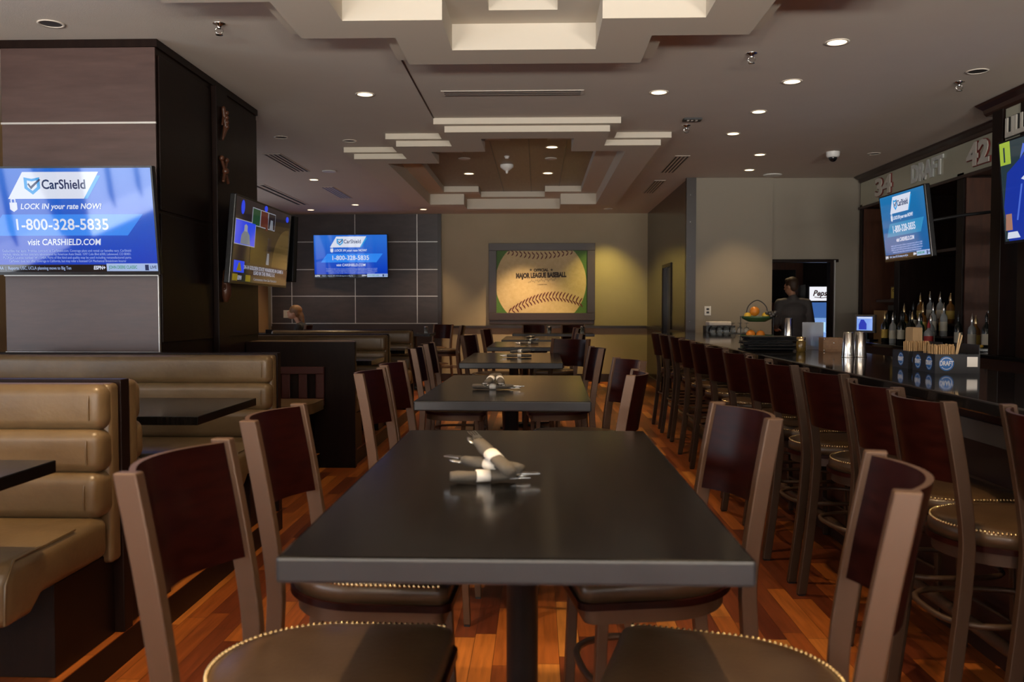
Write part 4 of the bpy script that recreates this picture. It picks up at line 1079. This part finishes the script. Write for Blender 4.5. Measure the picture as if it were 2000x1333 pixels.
# ---------------------------------------------------------------- things on the bar
BT = 1.02
logo_b = mat('logo_blue', (.015, .12, .38), .5); logo_w = mat('logo_white', (.6, .6, .62), .5); card = mat('black_card', (.010, .010, .013), .45)
def straws(parent, x0, x1, y0, y1, z0, z1, nx, ny, lean=0.0):
    mb = MB()
    for i in range(nx):
        for j in range(ny):
            x = x0 + (x1 - x0) * (i + .5) / nx; y = y0 + (y1 - y0) * (j + .5) / ny; h = z1 + random.uniform(-.008, .004)
            mb.tube([(x, y, z0), (x + lean + random.uniform(-.003, .003), y + random.uniform(-.004, .004), h)], .0035, 5)
    return mb.build('wrapped_straws', mat('straw_paper', (.40, .24, .10), .7), parent)
def caddy(label, x, y, wx, wy, nlog):
    t = thing('straw_caddy', label, 'straw caddy', (x, y, BT)); hgt = .088
    mb = MB(); th = .004
    mb.box(0, wx, 0, wy, 0, th); mb.box(0, wx, 0, th, th, hgt); mb.box(0, wx, wy - th, wy, th, hgt); mb.box(0, th, th, wy - th, th, hgt); mb.box(wx - th, wx, th, wy - th, th, hgt * 1.5)
    mb.box(th, wx - th, wy * .5, wy * .5 + th, th, hgt)
    mb.build('box', card, t)
    def disc(c, right, w):
        mb = MB()
        r = Vector(right); u_ = Vector((0, 0, 1)); nn = r.cross(u_); c = Vector(c); pts = []
        for k in range(28): a = 2 * PI * k / 28; pts.append(c + r * .034 * math.cos(a) + u_ * .034 * math.sin(a))
        mb.add([p + nn * .0008 for p in pts], [tuple(range(28))], 0)
        ring = []
        for k in range(28):
            a = 2 * PI * k / 28
            for q in (.028, .025): ring.append(c + r * q * math.cos(a) + u_ * q * math.sin(a) + nn * .0013)
        mb.add(ring, [(2 * k, 2 * k + 2, 2 * k + 3, 2 * k + 1)[::1] for k in range(27) if abs(math.sin(2 * PI * k / 28)) > .6], 1)
        mb.text('DRAFT', .030, c + nn * .0018, right, (0, 0, 1), m=1, off=.0008, width=.062)
        mb.build('logo_print', [logo_b, logo_w], t)
    disc((.052, 0, .045), (1, 0, 0), .06)
    for k in range(nlog): disc((0, wy * (.5 + k) / nlog if nlog > 1 else wy * .45, .045), (0, -1, 0), .06)
    return t
c1 = caddy('black card straw caddy with DRAFT logos, nearer the camera', 1.84, 4.08, .205, .24, 2)
straws(c1, .010, .10, .010, .11, .006, .130, 9, 7); straws(c1, .010, .14, .13, .16, .006, .125, 8, 2)
mb = MB(); mb.tube([(.11, .06, .01), (.135, .05, .185)], .004, 6); mb.tube([(.115, .07, .01), (.15, .06, .175)], .004, 6); mb.build('stir_sticks', mat('stick_wood', (.55, .38, .2), .6), c1)
c2 = caddy('black card straw caddy with one DRAFT logo, farther from the camera', 1.845, 4.385, .17, .19, 1)
straws(c2, .010, .12, .010, .09, .006, .135, 10, 6)
mb = MB(); nap = mat('tan_napkin', (.36, .23, .11), .75)
for k in range(16): mb.box(.06 + .003 * k, .062 + .003 * k, .09, .18, .01, .20 + .002 * (k % 3))
mb.build('napkins', nap, c2)
tag(MB().box(0, .048, -.001, 0, 0, .046).build('paper_note', 'paper', loc=(1.985, 4.078, BT + .030), rot=(0, 0, R(0))), 'small white note on the face of the nearer straw caddy', 'note')
def tumbler(label, x, y, z=BT, h=.155):
    t = thing('steel_tumbler', label, 'tumbler', (x, y, z))
    MB().lathe([(.040, 0), (.0405, .004), (.030, h - .005), (.027, h), (.0, h)], 24).build('cup', 'steel', t)
    MB().lathe([(.0415, .0), (.0425, .003), (.0415, .006)], 24).build('lip', 'steel', t)
tumbler('steel tumbler upside down on the bar, booth side of the close pair', 1.915, 5.42)
tumbler('steel tumbler upside down on the bar, back bar side of the close pair', 2.0, 5.46)
tumbler('tall steel shaker in front of the man, behind the menus', 2.13, 7.45, BT, .22)
t = thing('wooden_box', 'small wooden box with metal corners on the bar', 'box', (1.99, 6.12, BT), R(-6))
mb = MB(); mb.box(0, .14, 0, .008, 0, .095); mb.box(0, .14, .142, .15, 0, .095); mb.box(0, .008, .008, .142, 0, .095); mb.box(.132, .14, .008, .142, 0, .095); mb.box(.008, .132, .008, .142, 0, .008)
mb.build('body', mat('box_wood', (.13, .06, .02), .5, col2=(.20, .10, .035), scale=30, stretch=(1, 1, 4)), t)
mb = MB()
for x in (.006, .134):
    for z in (.008, .086): mb.ball((x, -.001, z), .006, 8, 6)
mb.ball((.07, -.001, .06), .006, 8, 6, 0); mb.build('studs', 'steel', t)
t = thing('jar', 'brass-lidded jar on the bar beside the menus', 'jar', (1.83, 6.1, BT))
MB().lathe([(.028, 0), (.032, .006), (.032, .07), (.026, .078)], 20).build('body', mat('amber_jar', (.16, .10, .02), .12, trans=.3), t); MB().lathe([(.031, .078), (.031, .102), (.0, .104)], 20).build('lid', 'nail', t)
t = thing('acrylic_stand', 'clear acrylic sheet stand behind the wooden box', 'menu stand', (2.03, 6.40, BT), R(-4))
MB().box(-.10, .05, 0, .003, .0, .20).build('sheet', mat('frosted_acrylic', (.22, .22, .24), .3, trans=.5, alpha=.75), t); MB().box(-.10, .07, -.04, .04, 0, .003).build('foot', 'clear', t)
# stack of black menus
for k in range(9):
    a = random.uniform(-.12, .12); w = .30
    mb = MB().box(-.17, .17, -.11, .11, 0, .009)
    o = mb.build('menu', mat('menu_cover', (.007, .007, .008), .6, spec=.2) if k == 0 else bpy.data.materials['menu_cover'], loc=(1.66 + random.uniform(-.03, .03), 6.30 + random.uniform(-.04, .04), BT + .001 + k * .0115), rot=(0, 0, a), bevel=.002)
    tag(o, ('black menu in the pile on the bar, %s' % ('bottom one', 'second from the bottom', 'third from the bottom', 'fourth from the bottom', 'middle one', 'fourth from the top', 'third from the top', 'second from the top', 'topmost')[k]), 'menu', 'black menus piled on the bar')
# fruit stand
t = thing('fruit_stand', 'two-tier green fruit basket with a wire handle on the bar', 'fruit stand', (2.0, 8.0, BT))
grn = mat('green_bowl', (.03, .075, .025), .4)
for z, r in ((.03, .15), (.20, .14)):
    MB().lathe([(r * .55, z - .02), (r * .95, z + .01), (r, z + .03), (r * .96, z + .03), (r * .9, z + .012), (r * .5, z - .01)], 28).build('bowl', grn, t)
mb = MB()
for s_ in (-1, 1): mb.tube([(s_ * .145, 0, 0), (s_ * .15, 0, .23)], .004, 6)
mb.tube(smooth_path([(-.10, 0, .22), (-.08, 0, .32), (0, 0, .375), (.08, 0, .32), (.10, 0, .22)]), .005, 6)
mb.build('wire_frame', 'black', t)
orange = mat('orange_peel', (.62, .20, .012), .45, bump=.1, bscale=300); lemon = mat('lemon_peel', (.70, .42, .03), .4, bump=.1, bscale=300)
def fruit(label, x, y, z, m, r, cat, sc=(1, 1, 1)):
    t = thing(cat, label, cat, (2.0 + x, 8.0 + y, BT + z)); MB().ball((0, 0, 0), r, 16, 10, 0, sc).build('peel', m, t); MB().ball((0, 0, r * sc[2]), .005, 6, 4).build('stem_end', grn, t)
fruit('large orange on top of the fruit stand', -.03, -.03, .275, orange, .044, 'orange')
fruit('orange in the lower bowl of the fruit stand, booth side', -.07, -.06, .064, orange, .042, 'orange')
fruit('orange in the lower bowl of the fruit stand, middle', .02, -.05, .062, orange, .040, 'orange')
fruit('lemon in the upper bowl of the fruit stand, bar side', .07, -.04, .236, lemon, .030, 'lemon', (1.25, 1, 1))
fruit('lemon in the upper bowl of the fruit stand, booth side', -.09, -.02, .236, lemon, .028, 'lemon', (1.2, 1, 1))
mb = MB()
for k in range(16):
    a = random.uniform(0, 2 * PI); r = random.uniform(.02, .05); z = random.uniform(0, .05)
    mb.ball((r * math.cos(a), r * math.sin(a), z), .022, 8, 5, 0, (1, .5, .8))
tag(mb.build('herb_bunch', 'mull', loc=(2.12, 7.93, BT + .22)), 'dark herb bunch on the back of the fruit stand', 'herbs')
# glass rack at the end of the bar
t = thing('glass_rack', 'dark rack of upside-down stemmed glasses by the grey wall', 'rack', (2.50, 11.2, 0))
MB().box(-.40, .32, -.28, .28, 0, .86).build('cabinet', 'cladwood', t); MB().box(-.40, .32, -.28, .28, .86, .88).build('shelf', 'greyband', t)
MB().box(-.38, .02, -.02, .02, 1.02, 1.10).box(-.38, -.36, -.2, .02, .88, 1.10).box(.28, .29, -.01, .0, .88, 1.0).box(-.38, .3, -.2, .02, .995, 1.005).build('upper_frame', 'plastic', t)
def stemglass():
    t = thing('stemmed_glass', '', 'wine glass', (0, 0, 0))
    MB().lathe([(.030, 0), (.036, .03), (.030, .07), (.006, .082), (.004, .125), (.030, .13), (.030, .133)], 14).build('glass', 'clear', t)
    return t
sg = stemglass(); first = True
for k in range(8):
    p_ = (2.20 + k * .075, 11.02 + (.0 if k % 2 else .05), .881)
    lab = 'upside-down stemmed glass on the lower shelf of the glass rack'
    if k == 0: sg.location = p_; sg['label'] = lab; sg['group'] = 'stemmed glasses on the rack'
    else: dup(sg, p_, 0, lab, 'stemmed glasses on the rack')
tag(MB().box(0, .28, 0, .20, 0, .05).build('folded_towels', 'paper', loc=(2.16, 11.02, 1.106), rot=(0, 0, R(3)), bevel=.01, seg=3), 'folded white towels on the glass rack', 'towel')
for k in range(6):
    dup(sg, (2.22 + k * .085, 11.10, 1.006), 0, 'upside-down stemmed glass on the upper shelf of the glass rack', 'stemmed glasses on the upper rack shelf')

# bottles ------------------------------------------------------------
def bottle(name, label, h, r, m, capm, labm, neck=.3, group=None):
    t = thing(name, label, 'bottle', (0, 0, 0), 0, group)
    MB().lathe([(r * .9, 0), (r, .008), (r, h * (1 - neck) - .02), (r * .8, h * (1 - neck) + .005), (r * .32, h * (1 - neck * .68)), (r * .28, h - .012), (r * .33, h - .01), (r * .33, h - .002), (0, h)], 14).build('body', m, t)
    MB().lathe([(r * .36, h - .03), (r * .36, h + .004), (r * .1, h + .03), (r * .06, h + .05)], 10).build('cap', capm, t)
    MB().lathe([(r * 1.02, h * .18), (r * 1.02, h * .50)], 14).build('paper_label', labm, t)
    return t
gclear = mat('bottle_clear', (.55, .58, .58), .06, trans=.55); gdark = mat('bottle_dark', (.010, .012, .010), .1); ggreen = mat('bottle_green', (.01, .10, .045), .1, trans=.3); gamber = mat('bottle_amber', (.30, .12, .02), .1, trans=.3)
lw = mat('label_cream', (.50, .47, .38), .6); ly = mat('label_yellow', (.5, .34, .06), .6); lr = mat('label_red', (.35, .02, .02), .6); lg = mat('label_green', (.02, .25, .14), .6)
kinds = [('clear-glass bottle with a cream label', .29, .036, gclear, 'steel', lw), ('dark wine bottle with a cream label', .31, .037, gdark, 'plastic', lw), ('amber spirit bottle with a yellow label', .27, .040, gamber, 'nail', ly),
         ('green glass bottle with a green label', .29, .036, ggreen, 'plastic', lg), ('squat clear bottle with a red label', .22, .045, gclear, lr, lr), ('dark bottle with a yellow label', .30, .036, gdark, 'nail', ly)]
protos = []
for k, (lab, h, r, m, cm, lm) in enumerate(kinds):
    b = bottle('liquor_bottle', lab, h, r, m, cm if not isinstance(cm, str) else M[cm], lm); KID[b.name] = kids(b)
    for c in KID[b.name]: KID[c.name] = []
    protos.append(b)
seen = set()
def setb(k, x, y, z, where):
    lab = '%s, %s' % (kinds[k][0], where); g = '%ss %s' % (kinds[k][0].replace('a ', ''), where)
    if k not in seen:
        seen.add(k); o = protos[k]; o.location = (x, y, z); o['label'] = lab; o['group'] = g
    else: dup(protos[k], (x, y, z), random.uniform(0, 6), lab, g)
seq0 = [4, 0, 0, 3, 1, 5, 1, 1, 0, 1, 5, 1]
for i, k in enumerate(seq0): setb(k, 3.90 + .07 * (i % 2), 8.80 + i * .11, .936, 'front row of the back bar')
for i, k in enumerate([0, 2, 0, 1, 2, 5, 1, 3, 2, 0]): setb(k, 4.13 + .05 * (i % 2), 8.98 + i * .12, 1.041, 'middle step of the back bar')
for i, k in enumerate([3, 0, 2, 2, 0, 2, 0, 5, 2, 0]): setb(k, 4.31 + .05 * (i % 2), 8.98 + i * .12, 1.161, 'top step of the back bar')
for i, k in enumerate([1, 0, 0, 2, 1]): setb(k, 4.05 + .10 * (i % 2), 7.98 + i * .13, .936, 'beside the end post')
t = thing('serving_tray', 'small tray of cut lemons at the end post of the back bar', 'tray', (3.90, 7.97, .936))
MB().box(-.10, .10, -.13, .13, 0, .03).build('dish', 'steel', t, bevel=.004)
mb = MB()
for k in range(10): mb.ball((random.uniform(-.08, .08), random.uniform(-.1, .1), .045), .022, 8, 5, 0, (1, 1, .7))
mb.build('lemon_slices', lemon, t)
# glasses and plant on the shelves of the raised bay
def tglass(label):
    t = thing('drinking_glass', label, 'glass', (0, 0, 0)); MB().lathe([(.028, 0), (.035, .14), (.033, .14), (.026, .008)], 14).build('glass', 'clear', t); return t
tg = tglass('x'); KID[tg.name] = kids(tg); f_ = True
for z, nm in ((1.301, 'middle shelf'), (1.901, 'top shelf'), (.936, 'counter')):
    for k in range(4):
        lab = 'clear drinking glass on the %s of the bay past the end post' % nm
        p_ = (4.12 + .05 * (k % 2), 7.50 + k * .10, z)
        if f_: f_ = False; tg.location = p_; tg['label'] = lab; tg['group'] = 'glasses on the ' + nm
        else: dup(tg, p_, 0, lab, 'glasses on the ' + nm)
t = thing('potted_herb', 'small green plant in a glass on the back bar counter', 'plant', (3.86, 6.98, .936))
MB().lathe([(.03, 0), (.036, .09), (.033, .09), (.027, .006)], 16).build('pot', 'clear', t)
mb = MB()
for k in range(26):
    a = random.uniform(0, 2 * PI); r = random.uniform(.02, .06); z = random.uniform(.09, .17)
    mb.tube([(0, 0, .02), (r * .5 * math.cos(a), r * .5 * math.sin(a), z - .02)], .002, 4); mb.ball((r * math.cos(a), r * math.sin(a), z), .018, 8, 5, 0, (1, .7, .4))
mb.build('foliage', mat('herb_green', (.05, .16, .03), .5), t)
# order terminal, boxed device and framed card in the far bay
t = thing('order_terminal', 'order terminal with a lit screen on the back bar', 'terminal', (3.95, 10.62, .936), R(-58))
MB().box(-.14, .14, -.01, .03, .09, .31).build('housing', 'greyband', t, bevel=.006)
sc_ = MB().quad2([(-.11, .12), (.11, .12), (.11, .285), (-.11, .285)], -.013).build('screen', [emis('term_blue', (.25, .42, .95), 1.0)], t)
mb = MB(); mb.quad2([(-.08, .13), (.03, .13), (.03, .20), (-.01, .25), (-.05, .25), (-.08, .19)], -.0145, 0); mb.quad2([(-.10, .265), (.10, .265), (.10, .28), (-.10, .28)], -.0145, 1)
mb.build('picture', [emis('term_navy', (.03, .05, .5), 1.0), emis('term_white', (.8, .85, 1), 1.0)], sc_)
MB().box(-.03, .03, 0, .03, .01, .10).box(-.11, .11, -.06, .10, 0, .015).build('foot', 'plastic', t)
tag(MB().box(0, .03, 0, .34, 0, .36).build('wooden_board', mat('pale_board', (.36, .20, .07), .5), loc=(4.25, 10.80, .936)), 'upright pale wooden board behind the order terminal', 'board')
tag(MB().box(0, .30, 0, .42, 0, .14).build('stereo_unit', 'plastic', loc=(4.33, 10.48, 1.22)), 'black audio unit under the shelf of the far bay', 'stereo')
t = thing('framed_card', 'yellow framed card standing on the shelf of the far bay', 'card', (4.36, 10.72, 1.431), R(-75))
MB().box(-.11, .11, 0, .012, 0, .16).build('frame', 'nail', t); MB().box(-.095, .095, -.003, 0, .015, .145).build('card', ly, t)
mb = MB(); mb.text('COFFEE', .045, (0, -.004, .11), m=0, off=.001, width=.15); mb.text('TIME', .04, (0, -.004, .06), m=0, off=.001, width=.09); mb.build('lettering', 'plastic', t)

# ---------------------------------------------------------------- room beyond the doorway
t = thing('drinks_fridge', 'lit glass-door drinks fridge seen through the service doorway', 'fridge', (4.78, 14.6, 0))
MB().box(-.34, .34, .0, .6, 0, 1.72).build('housing', 'plastic', t, bevel=.005)
s_ = MB().box(-.27, .27, -.03, 0, 1.45, 1.68).build('header_sign', [emis('fridge_white', (.85, .85, .9), 1.2)], t)
mb = MB(); mb.text('Pepsi', .13, (-.10, -.033, 1.57), m=0, off=.004, shear=.3, width=.27)
mb.tube([(-.20, -.033, 1.51), (-.08, -.033, 1.495), (.08, -.033, 1.515)], .006, 6); mb.build('lettering', [mat('logo_red', (.25, .01, .03), .5)], s_)
dd = MB().box(-.29, .29, -.03, 0, .12, 1.42).build('door', [emis('fridge_glow', (.05, .14, .42), 1.0)], t)
mb = MB()
for z in (.3, .62, .92, 1.15): mb.box(-.27, .27, -.035, -.031, z, z + .015, 0)
for k in range(6):
    for z in (.315, .635, .935): mb.box(-.25 + k * .088, -.19 + k * .088, -.036, -.031, z, z + .16, 1 + k % 2)
mb.build('bottles_inside', [emis('fr_shelf', (.2, .4, .7), 1.0), emis('fr_b1', (.35, .6, .8), 1.0), emis('fr_b2', (.05, .25, .35), 1.0)], dd)
l = bpy.data.lights.new('fridge_glow', 'AREA'); l.energy = 5; l.size = .5; l.color = (.45, .65, 1.0)
o = bpy.data.objects.new('fridge_light', l); COL.objects.link(o); o.parent = t; o.location = (0, -.06, .9); o.rotation_euler = (R(90), 0, 0)
t = thing('wall_cabinet', 'brown wooden wall cabinet seen through the service doorway', 'cabinet', (3.9, 15.0, 0))
mb = MB(); bw = 'barwood'
mb.box(-.5, .62, 0, .35, 1.98, 2.10); mb.box(-.5, .62, 0, .35, 1.30, 1.42); mb.box(.50, .62, 0, .35, 1.42, 1.98); mb.box(-.5, -.42, 0, .35, 1.42, 1.98); mb.box(-.42, .5, .30, .35, 1.42, 1.98)
mb.build('carcass', bw, t); MB().box(-.42, .50, .01, .03, 1.42, 1.98).build('door', 'plastic', t); MB().box(-.5, .62, .0, .35, 1.05, 1.28).build('lower_panel', 'tan', t)
MB().box(-.5, .62, .02, .35, 0, 1.05).build('base_unit', 'cladwood', t)

downlight('added unseen fill lamp brightening the room beyond the service doorway', 3.5, 13.3, HC, 1, .06, 32)  # hidden lamp added to lift the dark room behind the doorway
# ---------------------------------------------------------------- people
def remeshed(o, vox, it=6):
    r = o.modifiers.new('remesh', 'REMESH'); r.mode = 'VOXEL'; r.voxel_size = vox; r.use_smooth_shade = True
    s_ = o.modifiers.new('smooth', 'SMOOTH'); s_.factor = .5; s_.iterations = it
    return o
def head(mb, c, yaw, pitch=0, s=1.0):
    """head facing local -Y, then turned; c is the centre of the skull"""
    m_ = Matrix.Translation(Vector(c)) @ Matrix.Rotation(yaw, 4, 'Z') @ Matrix.Rotation(pitch, 4, 'X')
    h = MB()
    h.ball((0, .012, .015), .092 * s, 18, 12, 0, (.82, 1.04, 1.08)); h.ball((0, -.022, -.045), .068 * s, 16, 10, 0, (.86, 1.0, 1.05))
    h.ball((0, -.045, -.092), .034 * s, 12, 8, 0, (1.1, .9, .8)); h.capsule((0, -.088, .0), .011, (0, -.106, -.030), .016)
    for q in (-1, 1):
        h.ball((q * .031, -.080, .008), .014, 10, 7); h.ball((q * .077, .012, -.012), .026, 10, 8, 0, (.35, .75, 1.1)); h.ball((q * .03, -.078, .026), .014, 8, 6, 0, (1.4, .7, .5))
    h.capsule((-.018, -.090, -.060), .009, (.018, -.090, -.060), .009); h.capsule((-.014, -.088, -.072), .009, (.014, -.088, -.072), .009)
    h.xf(m_); mb.v, off = mb.v, len(mb.v); mb.add(h.v, h.f, 0, True)
    return m_
def hand(mb, wrist, d, palm_n, s=1.0, curl=.5):
    """palm, four unequal bent fingers and a side thumb from the wrist along direction d"""
    w = Vector(wrist); d = Vector(d).normalized(); n_ = Vector(palm_n).normalized(); side = d.cross(n_).normalized(); n_ = side.cross(d)
    for k in range(4):
        a = w + d * .015 + side * (.012 * (k - 1.5)); b = w + d * .085 + side * (.019 * (k - 1.5)); mb.capsule(a, .015, b, .012)
        L = (.075, .085, .080, .062)[k]; p = b; dirv = d.copy()
        for j, q in enumerate((.45, .32, .23)):
            dirv = (dirv + n_ * curl * .45).normalized(); p2 = p + dirv * L * q; mb.capsule(p, .0095 - j * .001, p2, .0088 - j * .001, step=.7); p = p2
    p = w + d * .02 - side * .025; q = p + (d * .5 - side * .6 + n_ * .3).normalized() * .042; r_ = q + (d * .9 - side * .1 + n_ * .4).normalized() * .035
    mb.capsule(p, .014, q, .011); mb.capsule(q, .011, r_, .009)
# the man in the doorway, seen from behind (faces +Y, head turned a little towards the booths)
man = thing('person', 'man in a charcoal shirt standing in the service doorway with his back turned', 'person', (3.62, 12.45, 0))
b = MB(); f = lambda x, y, z: (x, y, z)
b.capsule(f(0, 0, 1.42), .055, f(-.02, .03, 1.56), .052)
b.ball((0, 0, 1.30), .12, 16, 10, 0, (1.5, .85, .9)); b.ball((0, 0, 1.12), .13, 16, 10, 0, (1.25, .8, 1.3)); b.ball((0, .0, .94), .13, 16, 10, 0, (1.2, .85, 1.0))
for q in (-1, 1):
    b.capsule(f(.19 * q, 0, 1.40), .058, f(.245 * q, .0, 1.13), .046); b.capsule(f(.245 * q, 0, 1.13), .043, f(.17 * q, .22, 1.02), .029)
    hand(b, (.17 * q, .22, 1.02), (-.25 * q, .95, -.05), (0, -.1, -1))
    b.capsule(f(.09 * q, 0, .88), .085, f(.10 * q, .01, .50), .058); b.capsule(f(.10 * q, .01, .50), .055, f(.10 * q, 0, .09), .038); b.capsule(f(.10 * q, -.02, .045), .040, f(.11 * q, .16, .038), .036)
mm = head(b, (-.025, .035, 1.635), PI + R(38), R(6))
remeshed(b.build('body', 'skin', man), .010)
s_ = MB(); s_.ball((0, 0, 1.30), .135, 18, 12, 0, (1.55, .88, .9)); s_.ball((0, 0, 1.14), .145, 18, 12, 0, (1.28, .85, 1.3)); s_.ball((0, 0, .95), .145, 18, 12, 0, (1.22, .9, .9))
s_.capsule((-.13, 0, 1.41), .062, (.13, 0, 1.41), .062); s_.capsule((0, 0, 1.42), .066, (-.005, .01, 1.475), .062)
for q in (-1, 1): s_.capsule((.19 * q, 0, 1.39), .072, (.245 * q, 0, 1.13), .062); s_.capsule((.245 * q, 0, 1.13), .06, (.215 * q, .10, 1.07), .05)
remeshed(s_.build('shirt', 'shirt', man), .012)
s_ = MB()
for q in (-1, 1): s_.capsule((.09 * q, 0, .90), .10, (.10 * q, .01, .50), .075); s_.capsule((.10 * q, .01, .50), .072, (.10 * q, 0, .10), .058)
s_.ball((0, 0, .92), .135, 16, 10, 0, (1.2, .88, .8)); remeshed(s_.build('trousers', 'dark', man), .014)
for q in (-1, 1): MB().ball((.10 * q, .07, .045), .05, 14, 8, 0, (1.0, 2.7, .95)).build('shoe', 'plastic', man)
hb = MB(); hb.ball((0, .022, .035), .096, 18, 12, 0, (.86, 1.02, 1.05)); hb.ball((0, -.03, .095), .045, 12, 8, 0, (1.3, 1.2, .7)); hb.ball((0, .05, -.01), .075, 14, 9, 0, (.95, .8, 1.0))
hb.xf(mm); remeshed(hb.build('hair', 'hair', man), .008, 3)
# the woman seated at the far left, head bowed, facing the windows
wom = thing('person', 'woman with tied light-brown hair seated by the panelled wall, looking down', 'person', (-4.02, 14.35, 0))
b = MB(); yaw = R(-90) + R(0)
b.ball((.10, 0, 1.00), .10, 16, 10, 0, (.85, 1.45, 1.0)); b.ball((.12, 0, .82), .11, 16, 10, 0, (.9, 1.2, 1.3)); b.ball((.12, 0, .68), .12, 16, 10, 0, (1.0, 1.35, .8))
b.capsule((.07, 0, 1.06), .042, (.02, 0, 1.15), .042)
for q in (-1, 1):
    b.capsule((.09, .16 * q, 1.03), .046, (.02, .22 * q, .82), .036); b.capsule((.02, .22 * q, .82), .034, (-.20, .10 * q, .90), .024)
    hand(b, (-.20, .10 * q, .90), (-1, -.1 * q, .05), (0, 0, -1))
    b.capsule((.10, .10 * q, .66), .075, (-.28, .11 * q, .64), .055); b.capsule((-.28, .11 * q, .64), .05, (-.30, .11 * q, .30), .035); b.capsule((-.30, .11 * q, .28), .034, (-.42, .11 * q, .27), .028)
mw = head(b, (-.02, -.005, 1.245), R(-90), R(-22), .96)
mw = head(MB(), (-.02, -.005, 1.245), R(-90), R(22), .96)
remeshed(b.build('body', 'skin', wom), .010)
s_ = MB(); s_.ball((.10, 0, .99), .112, 18, 12, 0, (.9, 1.5, 1.0)); s_.ball((.12, 0, .82), .122, 18, 12, 0, (.95, 1.25, 1.4))
for q in (-1, 1): s_.capsule((.09, .16 * q, 1.03), .057, (.02, .22 * q, .82), .047); s_.capsule((.02, .22 * q, .82), .045, (-.10, .16 * q, .865), .04)
remeshed(s_.build('sweater', 'dark', wom), .012)
s_ = MB()
for q in (-1, 1): s_.capsule((.10, .10 * q, .66), .085, (-.28, .11 * q, .64), .065); s_.capsule((-.28, .11 * q, .64), .06, (-.30, .11 * q, .32), .046)
s_.ball((.12, 0, .68), .125, 16, 10, 0, (1.0, 1.35, .8)); remeshed(s_.build('trousers', 'dark', wom), .014)
hb = MB(); hb.ball((.008, 0, 1.287), .104, 18, 12, 0, (1.06, .90, .92)); hb.ball((.035, 0, 1.25), .085, 14, 9, 0, (.9, 1.0, 1.0)); hb.ball((.085, -.01, 1.21), .055, 12, 8, 0, (1, .8, 1.2)); hb.capsule((.11, -.01, 1.19), .040, (.135, -.02, 1.06), .022)
remeshed(hb.build('hair', 'blonde', wom), .009, 3)
ch = put(PROTO, -3.80, 14.35, R(180), 'tall chair the woman sits on by the panelled wall', G1)
make_table('high black table in front of the seated woman', -4.60, 14.35, 0, .6, .46)
